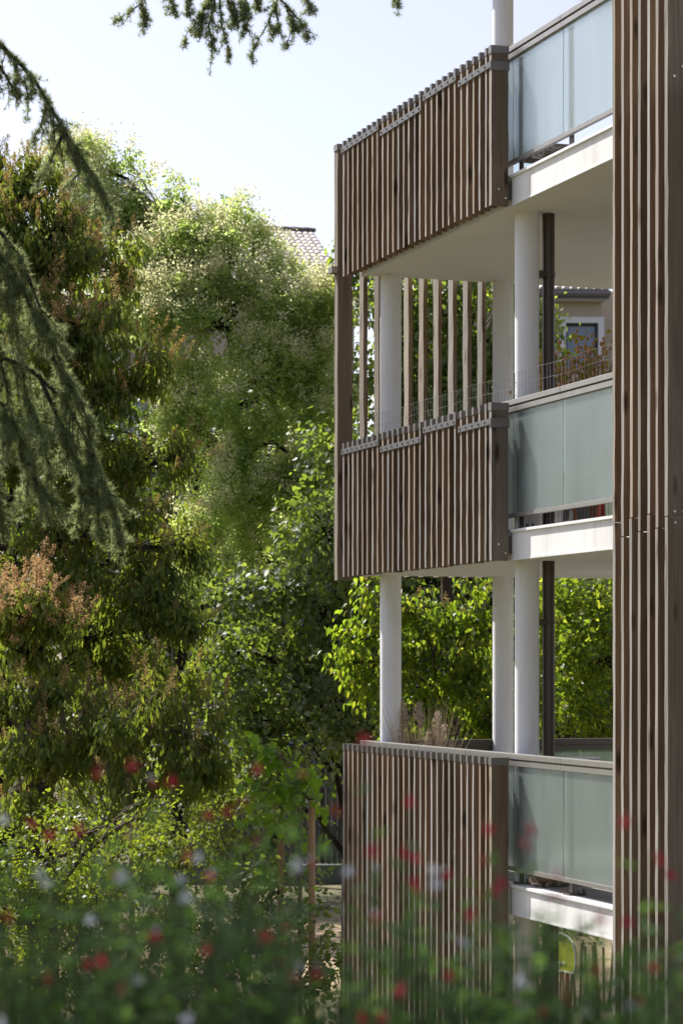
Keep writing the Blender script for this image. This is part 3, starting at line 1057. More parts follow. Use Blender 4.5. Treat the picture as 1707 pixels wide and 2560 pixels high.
tree('pagoda_tree', 'tall feathery pale green tree with cream flower clusters in the middle',
     [(185, 420, 35, 90, 95, 1, .3), (165, 350, 35, 45, 40, 1, .3), (285, 425, 34.6, 55, 65, 1, .2), (300, 505, 34.4, 75, 50, 1, .4), (230, 480, 34.6, 70, 60, 1, .4), (490, 560, 34, 70, 45, 1, .5), (415, 455, 34, 40, 55, 1, .15), (400, 500, 34, 35, 40, 1, .15), (520, 500, 34, 55, 50, 1, .25), (600, 530, 34, 22, 22, 1, .3),
      (260, 560, 34.4, 150, 85, 1, .45), (440, 600, 33.6, 150, 75, 1, .55), (580, 672, 33.6, 135, 68, 1, .6), (725, 690, 33.8, 62, 55, 1, .6), (660, 640, 33.9, 60, 42, 1, .6), (755, 740, 33.6, 50, 80, 1, .5), (600, 600, 34, 55, 36, 1, .5), (340, 690, 33.6, 150, 100, 1, .45),
      (500, 740, 33.2, 170, 100, 1, .45), (690, 770, 33.2, 120, 100, 1, .5), (440, 880, 33.4, 120, 100, 1, .3), (600, 880, 33, 150, 100, 1, .35), (730, 920, 33.2, 90, 110, 1, .3),
      (500, 1010, 33.4, 110, 90, 1, .25), (660, 1040, 33, 130, 90, 1, .25), (560, 1160, 33, 120, 90, 1, .3), (690, 1170, 33.2, 110, 90, 1, .2), (470, 1260, 33.4, 80, 90, 1, .25), (600, 1260, 33.2, 110, 80, 1, .25)],
     (400, 34.5), [(410, 1700, 34.5), (415, 1300, 34.5), (450, 1100, 34.2), (520, 950, 34), (540, 720, 34)], grow_pagoda, (['leaf_pagoda'], ['floret']), 23, 'bark_black', 0.14, 0.14, seed=24, inner=0.10, limb=0.045, thin=0.45)


# --- lindens
def grow_linden(crown, extra, P, O, lb):
    heart_cluster(crown, P, O)


tree('linden_tree', 'dark linden with heart-shaped grey green leaves left of the balconies',
     [(790, 1060, 30.5, 85, 110), (735, 1230, 30.5, 120, 120), (830, 1250, 31, 100, 130), (610, 1390, 30.5, 120, 100), (740, 1400, 30.6, 130, 120), (840, 1420, 31, 90, 120), (540, 1500, 30.8, 90, 90), (640, 1540, 30.6, 120, 100),
      (780, 1560, 30.8, 110, 110), (560, 1640, 30.8, 110, 90), (690, 1680, 30.6, 130, 100), (800, 1700, 30.8, 100, 90), (660, 1800, 31, 110, 70)],
     (805, 31.5), [(800, 1800, 31.5), (795, 1500, 31.5), (770, 1300, 31.3), (790, 1120, 31)], grow_linden, (['leaf_linden'],), 18, 'bark_black', 0.15, 0.3, seed=25, thin=0.75)

tree('linden_tree', 'sunlit linden with heart-shaped leaves seen between the end slats of the middle balcony',
     [(895, 780, 32.5, 100, 150), (1010, 740, 32.5, 110, 140), (1120, 780, 32.5, 110, 150), (1215, 800, 32.5, 80, 110), (880, 960, 32.5, 110, 120), (1010, 930, 32.5, 120, 120), (1130, 950, 32.5, 120, 120), (1250, 920, 32.5, 60, 80), (1265, 720, 32.6, 22, 40),
      (800, 590, 33, 32, 60), (860, 660, 33, 70, 90), (1000, 1120, 32.8, 160, 120), (1200, 1100, 32.8, 160, 120), (960, 620, 33, 110, 70), (1130, 640, 33, 110, 70)],
     (1040, 33), [(1040, 1800, 33), (1030, 1300, 33), (1030, 900, 33)], grow_linden, (['leaf_linden_sunlit'],), 24, 'bark', 0.16, 0.2, seed=26, thin=0.55)


# --- lime green tree seen between the columns
def grow_lime(crown, extra, P, O, lb):
    droop_cluster(crown, P, O, 0.09, 16, 0.11, 0.8, 0, 1.35)
    m = (O[:, 2] > 0.1) & (rng.random(len(P)) < 0.14)
    panicles(extra, P[m], O[m], 0.14, 50, 0, 1, 0.014)


tree('lime_green_tree', 'bright lime green tree with a few tan seed heads seen between the white columns',
     [(835, 1470, 27.6, 70, 75), (800, 1520, 27.6, 55, 60), (900, 1400, 27.8, 90, 85), (880, 1560, 27.6, 90, 80), (990, 1400, 28, 110, 90), (1000, 1520, 27.6, 120, 100), (1110, 1400, 28, 110, 100), (1120, 1540, 27.6, 120, 100), (980, 1640, 27.6, 130, 90),
      (1130, 1660, 27.6, 130, 90), (1220, 1450, 28, 90, 120), (1220, 1620, 27.8, 90, 100)],
     (1040, 28.6), [(1040, 1900, 28.6), (1040, 1650, 28.4), (1050, 1450, 28.2)], grow_lime, (['leaf_lime'], ['panicle', 'bark']), 17, 'bark', 0.12, 0.35, seed=27, thin=0.65)


def grow_small(L=0.075, per=15, spread=0.12, wide=1.2):
    def g(crown, extra, P, O, lb):
        rhomb_cluster(crown, P, O, L, per, spread, 0, wide)
    return g


tree('laurel_tree', 'dense green tree with small glossy leaves right of the brown downpipe',
     [(1290, 1390, 29.5, 75, 90), (1370, 1380, 29.5, 90, 100), (1320, 1500, 29.2, 100, 100), (1400, 1530, 29.5, 90, 120), (1300, 1630, 29.2, 100, 90), (1400, 1650, 29.4, 90, 90)],
     (1262, 30), [(1262, 2000, 30), (1300, 1700, 29.9), (1345, 1550, 29.8)], grow_small(0.085, 16, 0.11, 1.0), (['leaf_lime'],), 26, 'bark', 0.1, 0.25, seed=28)

# --- shrubs low on the left and behind
tree('yellow_green_shrub', 'sprawling yellow green shrub in the lower left corner behind the flowers',
     [(60, 1950, 20, 120, 90), (210, 1910, 20.5, 110, 70), (150, 2060, 19.8, 130, 100), (40, 2120, 19.6, 130, 120), (240, 2150, 19.8, 110, 120), (100, 2270, 19.4, 160, 120), (330, 1880, 21, 70, 60)],
     (120, 20), [(120, 2200, 20), (125, 2000, 20)], grow_small(0.05, 18, 0.10), (['leaf_shrub'],), 26, 'bark', 0.05, 0.25, cat='shrub', seed=29)
tree('backlit_shrub', 'sunlit yellow green shrub glowing through the gaps under the low spreading tree',
     [(380, 1800, 41, 110, 80), (300, 1880, 40, 110, 90), (460, 1870, 41, 90, 70), (150, 1830, 42, 120, 90), (20, 1700, 42, 90, 130), (30, 1580, 43, 80, 90)],
     (300, 41), [(300, 1950, 41), (310, 1850, 41)], grow_small(0.08, 14, 0.15), (['leaf_shrub'],), 9, 'bark', 0.06, 0.2, cat='shrub', seed=30)
tree('dark_thicket', 'dark leafy thicket behind the low spreading tree, trunks showing through',
     [(-20, 1700, 34, 110, 130), (130, 1680, 35, 110, 120), (280, 1720, 35, 110, 120), (430, 1740, 33, 110, 110), (560, 1800, 33, 100, 90), (-10, 1900, 33, 110, 130), (130, 1900, 34, 110, 130), (270, 1930, 34, 110, 130), (410, 1950, 32.5, 110, 120), (530, 1950, 33, 90, 80),
      (50, 2100, 33, 140, 120), (230, 2110, 33, 130, 110), (390, 2110, 33.5, 110, 90)],
     (260, 35), [(260, 2100, 35), (265, 1900, 35)], grow_small(0.085, 14, 0.14), (['leaf_droop'],), 13, 'bark', 0.07, 0.2, cat='shrub', seed=33)
tree('shaded_shrub', 'low dark leafy shrub in front of the dry lawn, left of the slat screen',
     [(420, 2170, 23.5, 120, 90), (540, 2110, 23.4, 110, 60), (640, 2050, 23.2, 90, 60), (700, 2120, 23.2, 70, 55), (560, 2020, 23.6, 80, 60), (600, 1950, 24.6, 60, 55), (670, 1985, 24.6, 50, 50), (620, 2230, 24, 130, 110), (740, 2270, 24, 100, 100), (480, 2290, 23.5, 150, 110)],
     (560, 24.5), [(560, 2300, 24.5), (555, 2200, 24.3)], grow_small(0.09, 12, 0.13), (['leaf_linden'],), 14, 'bark', 0.05, 0.2, cat='shrub', seed=31)

# --- far trees that close the view
far = [(60, 52, 700, 'dark far tree crown behind the pagoda tree at the far left'), (330, 56, 820, 'rounded far tree behind the bare limbs of the pagoda tree'), (620, 58, 800, 'broad far tree behind the dark linden'),
       (900, 57, 1000, 'far tree showing low behind the lime green tree'), (1180, 56, 1050, 'far tree behind the columns, right of the lime green tree'), (1430, 58, 1120, 'far tree behind the near slat screen')]
for i, (x, Y, ytop, lab) in enumerate(far):
    h = 1900 - ytop
    tree('far_tree', lab, [(x, ytop + 170, Y, 170, 170), (x - 110, ytop + 330, Y - 1, 160, 170), (x + 110, ytop + 350, Y - 1, 160, 170), (x, ytop + 500, Y - 1.5, 190, 190), (x - 130, ytop + 640, Y - 1, 150, 160), (x + 130, ytop + 650, Y - 1, 150, 160), (x, ytop + 780, Y - 1, 180, 130)],
         (x, Y), [(x, 1800, Y), (x, ytop + 300, Y)], grow_small(0.17, 12, 0.3, 1.4), (['leaf_far'],), 3.6, 'bark_black', 0.25, 0.2, group='far trees', seed=40 + i, limb=0.08)

# --- hedge behind the paling fence under the first balcony
tree('garden_hedge', 'clipped dark green hedge behind the wooden paling fence under the balcony',
     [(1180, 2180, 46, 120, 110), (1330, 2170, 46, 130, 120), (1480, 2170, 46, 120, 120), (1100, 2280, 45, 130, 110), (1260, 2300, 45, 130, 110), (1430, 2300, 45, 130, 110), (1000, 2200, 47, 130, 110), (1060, 2080, 48, 140, 100), (1300, 2040, 48, 150, 110), (1480, 2040, 48, 120, 110)],
     (1300, 46.5), [(1300, 2330, 46.5), (1300, 2200, 46.5)], grow_small(0.1, 14, 0.18), (['leaf_far'],), 7, 'bark', 0.06, 0.15, cat='hedge', seed=50)


# --- young staked tree with broad leaves: each leaf is a piece of its own
def young_tree():
    global rng
    rng = np.random.default_rng(61)
    Y = 24.0
    b = at(690, 1800, Y)
    root = empty('young_tree', (b[0], Y, 0))
    tag(root, 'young staked tree with broad bright backlit leaves below the dark linden', 'tree')
    org = np.array([b[0], Y, 0])
    c = Cloud()
    T = np.array([(b[0], Y, 0), at(688, 2100, Y), at(692, 1900, Y), at(675, 1800, Y), at(650, 1740, Y)])
    c.tube(T - org, [0.03, 0.024, 0.02, 0.014, 0.006], 6)
    ends = [(565, 1720), (590, 1760), (575, 1800), (610, 1690), (640, 1730), (690, 1750), (715, 1780), (735, 1860), (700, 1830), (600, 1850), (640, 1830), (620, 1900), (585, 1930), (660, 1880), (740, 1910), (560, 1960), (690, 1940), (610, 1990)]
    me = bpy.data.meshes.new('leaf')
    vs, fs = [], []
    pts, polys = HEART
    me.from_pydata(pts.tolist(), [], [tuple(int(i) for i in f) for p in polys for f in p])
    me.materials.append(M['leaf_young'])
    for e in ends:
        q = at(e[0], e[1], Y + rng.normal(scale=0.25))
        s = T[int(rng.integers(2, 5))]
        L = arc(s, q, 0.1, 6, 0.015) - org
        c.tube(L, np.linspace(0.008, 0.003, 6), 4)
        for k in range(14):
            p = L[int(rng.integers(2, 6))] + rng.normal(scale=0.07, size=3)
            o = obj('leaf', me, root, p)
            d = Vector(unit(rng.normal(scale=0.5, size=3) + np.array([0, 0, -0.7])))
            o.rotation_mode = 'QUATERNION'
            o.rotation_quaternion = d.to_track_quat('X', 'Z')
            sc = 0.12 * (0.6 + 0.6 * rng.random())
            o.scale = (sc, sc, sc)
    c.build('trunk', [M['bark_pale']], root, True)
    for x, top, lab, lean in ((716, 1838, 'thick round pine stake standing right of the young tree', 0.0), (640, 1930, 'pine stake half hidden by leaves left of the young tree', 0.02)):
        p = at(x, top, Y + 0.1)
        mb = MB().tube([(0, 0, 0), (lean, 0, p[2] * 0.5), (lean, 0, p[2] - 0.02), (lean, 0, p[2])], [0.034, 0.034, 0.034, 0.028], 12)
        mb.add([(lean + 0.028 * math.cos(a), 0.028 * math.sin(a), p[2]) for a in np.arange(12) * math.pi / 6], [tuple(range(12))])
        o = mb.build('tree_stake', [M['stake']], None, loc=(p[0], p[1], 0))
        smooth_by_angle(o, 50)
        tag(o, lab, 'stake', 'stakes of the young tree')


young_tree()


# ------------------------------------------------------------------ cedar: hanging boughs on the left and from above
def cedar():
    global rng
    rng = np.random.default_rng(71)
    Y0 = 11.8
    bx = -4.4
    root = empty('cedar_tree', (bx, Y0, 0.0))
    tag(root, 'dark cedar with drooping needle boughs hanging into the left edge and from above', 'tree')
    gz = 1.0
    org = np.array([bx, Y0, 0.0])
    wc, nc = Cloud(), Cloud()
    T = np.array([(bx, Y0, 0.2), (bx + 0.05, Y0, 4), (bx - 0.05, Y0, 8), (bx, Y0, 13)])
    wc.tube(T - org, [0.42, 0.34, 0.26, 0.12], 12)

    def rosettes(P, r=0.024, per=22):
        n = len(P)
        d = unit(sphere(n * per).reshape(n, per, 3) + np.array([0, 0, 0.25])).reshape(-1, 3)
        pos = np.repeat(P, per, 0)
        V, pl = leaves(pos, d, sphere(n * per), r * (0.7 + 0.5 * rng.random(n * per)), BLADE, 0.085)
        nc.add(V, pl, 0)

    def shoot(pts, Y, dens=75, r=0.024, side=0.0, thick=0.006):
        """A needle-clad shoot along view points."""
        P = np.array([at(x, y, Y + (0 if len(q) < 1 else q[0])) for x, y, *q in pts])
        t = np.linspace(0, len(P) - 1, 5 * len(P))
        C = np.stack([np.interp(t, np.arange(len(P)), P[:, i]) for i in range(3)], -1)
        wc.tube(C - org, np.linspace(thick, 0.0015, len(C)), 5)
        seg = np.linalg.norm(np.diff(C, axis=0), axis=1).sum()
        n = max(4, int(seg * dens))
        s = np.sort(rng.random(n)) * (len(C) - 1)
        Q = np.stack([np.interp(s, np.arange(len(C)), C[:, i]) for i in range(3)], -1)
        Q += rng.normal(scale=0.008, size=Q.shape)
        rosettes(Q - org, r)
        return C

    def bough(pts, Y, nsub, length, dens=75, r=0.024, thick=0.012, hang=0.75, third=2):
        C = shoot(pts, Y, dens, r, 0, thick)
        for _ in range(nsub):
            f = rng.random()
            i = int((0.08 + 0.9 * f) * (len(C) - 1))
            p = C[i]
            tdir = unit(C[min(i + 1, len(C) - 1)] - C[max(i - 1, 0)])
            d = unit(tdir * 0.55 + np.array([0, 0, -hang]) + rng.normal(scale=0.42, size=3))
            Ls = length * (0.45 + 0.7 * rng.random()) * (1.1 - 0.5 * f)
            q = p + d * Ls + np.array([0, 0, -0.25 * Ls])
            S_ = arc(p, q, 0.10 * Ls, 6, 0.006)
            wc.tube(S_ - org, np.linspace(0.004, 0.0012, 6), 4)
            n = max(4, int(Ls * dens))
            s = rng.random(n) * 5
            Q = np.stack([np.interp(s, np.arange(6), S_[:, k]) for k in range(3)], -1) + rng.normal(scale=0.009, size=(n, 3))
            rosettes(Q - org, r)
            for _ in range(third):
                p2 = S_[int(rng.integers(1, 5))]
                q2 = p2 + unit(d * 0.6 + rng.normal(scale=0.6, size=3) + np.array([0, 0, -0.5])) * Ls * 0.4
                n2 = max(3, int(Ls * 0.4 * dens))
                Q = p2 + (q2 - p2) * rng.random((n2, 1)) + rng.normal(scale=0.008, size=(n2, 3))
                wc.tube(np.stack([p2, (p2 + q2) / 2, q2]) - org, 0.0014, 3)
                rosettes(Q - org, r)

    # limb that enters at the upper left and bends down to the right
    bough([(-40, 60), (20, 120), (75, 175), (125, 260), (165, 330), (205, 385), (235, 440), (258, 495)], 12.5, 46, 0.21, 80, 0.031, 0.013, 0.9)
    bough([(-40, 130), (0, 150), (30, 200), (40, 210)], 12.5, 8, 0.15)
    bough([(110, 235), (95, 290), (70, 330)], 12.5, 5, 0.09)
    bough([(150, 300), (115, 370), (80, 430)], 12.5, 9, 0.10)
    bough([(175, 340), (180, 400), (140, 440)], 12.5, 7, 0.09)
    bough([(-30, 120), (-10, 170), (0, 215)], 12.5, 6, 0.10)
    # boughs hanging from above the frame
    for pts in ([(335, -30), (325, 8), (300, 25), (266, 48)], [(322, 8), (332, 35), (340, 70)], [(400, -30), (392, 0), (398, 20)], [(440, -30), (430, 5), (428, 30)],
                [(500, -40), (478, 0), (460, 45), (430, 75), (424, 96)], [(500, -40), (490, 20), (480, 60), (488, 110), (482, 175)], [(505, -10), (508, 50), (518, 90), (526, 130)],
                [(470, 30), (462, 60), (458, 78)], [(520, -30), (540, 20), (540, 60)], [(548, -10), (560, 40), (562, 62), (548, 95)], [(560, -20), (566, 15), (565, 30)], [(485, -10), (470, 20), (448, 50)],
                [(650, -40), (640, -5), (612, 60), (588, 100), (574, 136)], [(640, -5), (665, 20), (690, 50), (700, 60), (708, 92)], [(655, 10), (672, 60), (658, 105)], [(630, 10), (640, 50), (628, 82)], [(600, -30), (590, -5), (592, 10)],
                [(702, -30), (706, 5), (710, 22)], [(910, -40), (908, -10), (914, 12)], [(515, -20), (530, 25), (548, 60)]):
        bough(pts, 13.5, 5 + len(pts), 0.085, 75, 0.029, 0.006, 0.6, 1)
    # heavy boughs low on the left
    for pts, ns_, ln in (([(-120, 470), (-10, 520), (50, 590), (90, 700), (130, 800), (160, 900)], 60, 0.22), ([(-100, 560), (0, 640), (40, 760), (60, 900), (100, 1000), (120, 1120)], 60, 0.2),
                         ([(-60, 800), (60, 840), (150, 920), (200, 1010), (235, 1100), (265, 1180), (272, 1240)], 70, 0.2), ([(-80, 860), (20, 940), (60, 1040), (90, 1120), (125, 1150)], 55, 0.2),
                         ([(-80, 950), (-20, 1060), (0, 1160), (5, 1230)], 45, 0.16), ([(90, 860), (150, 1000), (190, 1090), (180, 1200)], 45, 0.15), ([(-60, 520), (30, 620), (70, 700), (120, 760)], 36, 0.18),
                         ([(-90, 690), (-10, 780), (20, 900), (10, 1000)], 50, 0.2), ([(120, 820), (190, 930), (215, 1010)], 20, 0.13), ([(200, 1010), (215, 1120), (235, 1250)], 26, 0.11)):
        bough(pts, 13.2, int(ns_ * 0.6), ln * 1.4, 58, 0.036, 0.013, 1.0)
    # limbs back to the trunk, out of the picture
    for q, z in ((at(-40, 60, 12.5), 8.6), (at(-120, 470, 13.2), 6.8), (at(-90, 690, 13.2), 6.4), (at(-60, 800, 13.2), 6.2), (at(-80, 950, 13.2), 5.9)):
        wc.tube(arc((bx, Y0, z), q, 0.1, 8, 0.01) - org, np.linspace(0.06, 0.013, 8), 8)
    for q in ((330, -40), (500, -45), (650, -45), (910, -45), (420, -40), (700, -40)):
        wc.tube(arc((bx, Y0, 9.2), at(q[0], q[1], 13.5), 0.25, 10, 0.01) - org, np.linspace(0.05, 0.006, 10), 6)
    # upper crown, above the frame: it shades the bushes near the camera
    for i in range(46):
        q = np.array([-3.4 + rng.normal(scale=1.0), 6.6 + rng.normal(scale=0.9), 11.2 + rng.normal(scale=0.8)])
        S_ = arc((bx, Y0, q[2] - 0.3), q, 0.15, 8, 0.03)
        wc.tube(S_ - org, np.linspace(0.05, 0.008, 8), 5)
        for j in range(14):
            p = S_[int(rng.integers(3, 8))]
            d = unit(rng.normal(size=3) * np.array([1, 1, 0.3])) * (0.3 + 0.35 * rng.random())
            Q = p + d * rng.random((16, 1)) + rng.normal(scale=0.03, size=(16, 3))
            wc.tube(np.stack([p, p + d * 0.5, p + d]) - org, [0.006, 0.004, 0.002], 3)
            rosettes(Q - org, 0.07, 14)
    wc.build('trunk', [M['bark_black']], root, True)
    tag(nc.build('foliage', [M['needle']], root), kind='stuff')


cedar()


# ------------------------------------------------------------------ far houses
def house_left():
    """Upper storeys and tiled roof showing over the pagoda tree."""
    p = at(718, 531, 81.0)
    rz = math.radians(14)
    root = empty('tiled_roof_house', (p[0], p[1], 0), rz)
    tag(root, 'distant house with pale tiled roof and dark ridge showing over the feathery tree', 'house')
    zr = p[2]
    sl = math.radians(27)
    run, wid = 6.6, 9.0
    cs, sn = math.cos(sl), math.sin(sl)
    drop = run * math.tan(sl)
    wl = MB().box(-wid, -0.15, -run + 0.4, run - 0.4, 0, zr - drop - 0.05)
    wl.add([(-wid, -run + 0.4, zr - drop - 0.05), (-wid, run - 0.4, zr - drop - 0.05), (-wid, 0, zr - 0.35), (-0.15, -run + 0.4, zr - drop - 0.05), (-0.15, run - 0.4, zr - drop - 0.05), (-0.15, 0, zr - 0.35)], [(0, 2, 1), (3, 4, 5)])
    w = wl.build('wall', [M['beige']], root)
    for i in range(3):
        for k in range(4):
            x0 = -wid + 1.2 + i * 2.7
            MB().box(x0, x0 + 1.1, -run + 0.36, -run + 0.395, 2 + k * 3.3, 3.5 + k * 3.3).build('window', [M['shutter']], w)
    rf = MB()
    rf.add([(-wid - 0.2, 0, zr - 0.06), (0, 0, zr - 0.06), (0, -run, zr - drop - 0.06), (-wid - 0.2, -run, zr - drop - 0.06)], [(0, 3, 2, 1)])
    rf.add([(-wid - 0.2, 0, zr - 0.06), (0, 0, zr - 0.06), (0, run, zr - drop - 0.06), (-wid - 0.2, run, zr - drop - 0.06)], [(0, 1, 2, 3)])
    roof = rf.build('roof', [M['tile']], root)
    pitch, ex = 0.205, 0.34
    tm = MB()
    n = 6
    V, Fs = [], []
    for j, (y, rr, lift) in enumerate(((0, 0.105, 0.035), (0.42, 0.09, 0.0))):
        for i in range(n + 1):
            a = math.pi * i / n
            V.append((rr * math.cos(a), -y if False else y, rr * 0.75 * math.sin(a) + lift))
    Fs = [(i, i + 1, n + 2 + i, n + 1 + i) for i in range(n)]
    tm.add(V, Fs)
    tm.add([V[i] for i in range(n + 1)], [tuple(range(n + 1))])
    tme = tm.mesh('tile', [M['tile']], False)
    for r in range(10):
        for c in range(29):
            d = 0.12 + (r + 1) * ex
            o = obj('tile', tme, roof, (-0.12 - c * pitch + rng.normal(scale=0.006), -d * cs, zr - 0.06 - d * sn + 0.01))
            o.rotation_euler = (sl, 0, rng.normal(scale=0.02))
    rest = Cloud()
    tv = np.array(V)
    tf = [np.array(Fs)]
    for r in range(10, 19):
        for c in range(29):
            d = 0.12 + (r + 1) * ex
            q = tv.copy()
            yy, zz_ = q[:, 1] * cs - q[:, 2] * sn, q[:, 1] * sn + q[:, 2] * cs
            rest.add(np.stack([q[:, 0] - 0.12 - c * pitch, yy - d * cs, zz_ + zr - 0.05 - d * sn], -1), tf)
    tag(rest.build('lower_tile', [M['tile']], roof), kind='stuff')
    rm = MB()
    V = []
    for x in (0, 0.38):
        for i in range(7):
            a = math.pi * i / 6
            V.append((x, 0.15 * math.cos(a), 0.13 * math.sin(a) + (0.02 if x == 0 else 0)))
    rm.add(V, [(i, i + 1, 8 + i, 7 + i) for i in range(6)] + [(0, 1, 2, 3, 4, 5, 6), (13, 12, 11, 10, 9, 8, 7)])
    rme = rm.mesh('ridge_tile', [M['ridge']])
    for c in range(24):
        obj('ridge_tile', rme, roof, (-0.30 - c * 0.36, 0, zr - 0.02), (0, 0, 0))


house_left()


def house_right():
    Y = 80.0
    s = Y / F
    p = at(1394, 690, Y)
    root = empty('beige_house', (p[0], p[1], 0), math.radians(2))
    tag(root, 'distant beige rendered house with white framed window seen under the upper balcony', 'house')

    def zz(y):
        return CZ + (HY - y) * s

    X = lambda x: (x - 1394 * K) * s
    w = MB()
    # wall with a window opening
    wx0, wx1, wz0, wz1 = X(1413), X(1494), zz(914), zz(808)
    L, R_, T = -7.0, X(1503), zz(752)
    w.box(L, wx0, 0, 0.3, 0, T)
    w.box(wx1, R_, 0, 0.3, 0, T)
    w.box(wx0, wx1, 0, 0.3, wz1, T)
    w.box(wx0, wx1, 0, 0.3, 0, wz0)
    w.box(L, R_ - 0.05, 0.3, 7, 0, T - 0.01)
    wl = w.build('wall', [M['beige']], root)
    t = 0.2
    win = MB().box(wx0, wx1, 0.18, 0.22, wz0, wz1).build('window', [M['darkframe']], root)
    MB().box(wx0 + 0.06, wx1 - 0.10, 0.13, 0.178, wz0, wz1 - 0.10).build('blind', [M['shutter']], win)
    MB().box(wx0 - t, wx0, -0.04, 0.10, wz0 - 0.1, wz1 + t).build('frame', [M['whitetrim']], win)
    MB().box(wx1, wx1 + t, -0.04, 0.10, wz0 - 0.1, wz1 + t).build('frame', [M['whitetrim']], win)
    MB().box(wx0, wx1, -0.04, 0.10, wz1, wz1 + t).build('frame', [M['whitetrim']], win)
    MB().box(wx0 - 0.1, wx1 + 0.1, -0.10, 0.10, wz0 - 0.1, wz0).build('sill', [M['gutter']], win)
    sl = math.radians(24)
    ez = zz(730)
    e = X(1517)
    rf = MB()
    rf.add([(L, -0.5, ez - 0.05), (e, -0.5, ez - 0.05), (e, 4, ez - 0.05 + 4.5 * math.tan(sl)), (L, 4, ez - 0.05 + 4.5 * math.tan(sl))], [(0, 1, 2, 3)])
    rf.box(L, e - 0.1, -0.42, 0.0, T - 0.05, T + 0.1)
    roof = rf.build('roof', [M['tile']], root)
    g = MB()
    prof = [(-0.62, 0.12), (-0.62, 0.02), (-0.57, -0.06), (-0.48, -0.06), (-0.44, 0.02), (-0.44, 0.12)]
    g.add([(x, a, ez - 0.16 + b) for x in (L, e + 0.02) for a, b in prof], [(i, i + 1, 7 + i, 6 + i) for i in range(5)] + [(6, 7, 8, 9, 10, 11)])
    g.build('gutter', [M['gutter']], root)
    MB().box(L, e, -0.43, -0.40, ez - 0.32, ez - 0.16).build('fascia', [M['gutter']], root)
    pitch = 0.258
    tm = MB()
    n = 6
    V = []
    for y, rr, lift in ((0, 0.125, 0.03), (0.46, 0.11, 0.0)):
        for i in range(n + 1):
            a = math.pi * i / n
            V.append((rr * math.cos(a), y, rr * 0.8 * math.sin(a) + lift))
    tm.add(V, [(i, i + 1, n + 2 + i, n + 1 + i) for i in range(n)] + [tuple(range(n + 1))])
    tme = tm.mesh('tile', [M['tile']])
    for r in range(4):
        for c in range(13):
            d = r * 0.4
            o = obj('tile', tme, roof, (e - 0.14 - c * pitch, -0.55 + d * math.cos(sl), ez - 0.03 + d * math.sin(sl)))
            o.rotation_euler = (sl, 0, rng.normal(scale=0.015))
    # taller block behind
    b = MB().box(X(1480), X(1800), 7.5, 16, 0, zz(640))
    o = b.build('wall', [M['beige']], root)


house_right()


# ------------------------------------------------------------------ garden: paling fence, dark board fence, low wall, play hoop
def paling():
    root = empty('paling_fence', (*at(1330, 2200, 37.0)[:2], 0), math.radians(-3))
    tag(root, 'rustic wooden paling fence tied with wire under the first balcony', 'fence')
    x = -2.2
    while x < 1.6:
        h = 0.95 + rng.normal(scale=0.03)
        w = 0.035 + 0.02 * rng.random()
        mb = MB()
        ln = rng.normal(scale=0.035)
        mb.add([(0, 0, 0), (w, 0, 0), (w, 0.014, 0), (0, 0.014, 0), (ln, 0, h), (w + ln, 0, h - 0.01), (w + ln, 0.014, h - 0.01), (ln, 0.014, h)],
               [(3, 2, 1, 0), (4, 5, 6, 7), (0, 1, 5, 4), (1, 2, 6, 5), (2, 3, 7, 6), (3, 0, 4, 7)])
        mb.build('paling', [M['fence_wood']], root, loc=(x, rng.normal(scale=0.012), 0.0))
        x += 0.085 + rng.normal(scale=0.012)
    for z in (0.25, 0.72):
        us = np.linspace(-2.2, 1.6, 60)
        mb = MB().tube(np.stack([us, -0.02 + 0.012 * np.sin(us * 37), z + 0.02 * np.sin(us * 5)], -1), 0.004, 4)
        mb.build('tie_wire', [M['wire']], root)


paling()


def board_fence():
    p = at(730, 1960, 62)
    root = empty('board_fence', (p[0], p[1], 0), 0.05)
    tag(root, 'tall grey board fence at the far side of the lawn beside the slat screen', 'fence')
    MB().box(-4.2, 2.2, 0.04, 0.09, 1.0, 1.12).build('rail', [M['planter']], root)
    MB().box(-4.2, 2.2, 0.04, 0.09, 2.4, 2.52).build('rail', [M['planter']], root)
    bm = [MB().box(0, 0.13, 0, 0.03, 0, 3.1 + 0.02 * i).mesh('board', [M['board']]) for i in range(3)]
    for i in range(42):
        obj('board', bm[i % 3], root, (-4.2 + i * 0.152, rng.normal(scale=0.006), 0))


M['board'] = wood('grey board', (0.06, 0.06, 0.058), (0.11, 0.11, 0.105), (0.17, 0.17, 0.16))
board_fence()
p = at(690, 1940, 58)
lw = MB().box(-6, 3.2, 0, 0.25, 0, 0.40)
lw.box(-6.04, 3.24, -0.04, 0.29, 0.402, 0.46)
tag(lw.build('low_wall', [M['greywall']], None, loc=(p[0], p[1], 0)), 'low grey garden wall in front of the board fence', 'wall')


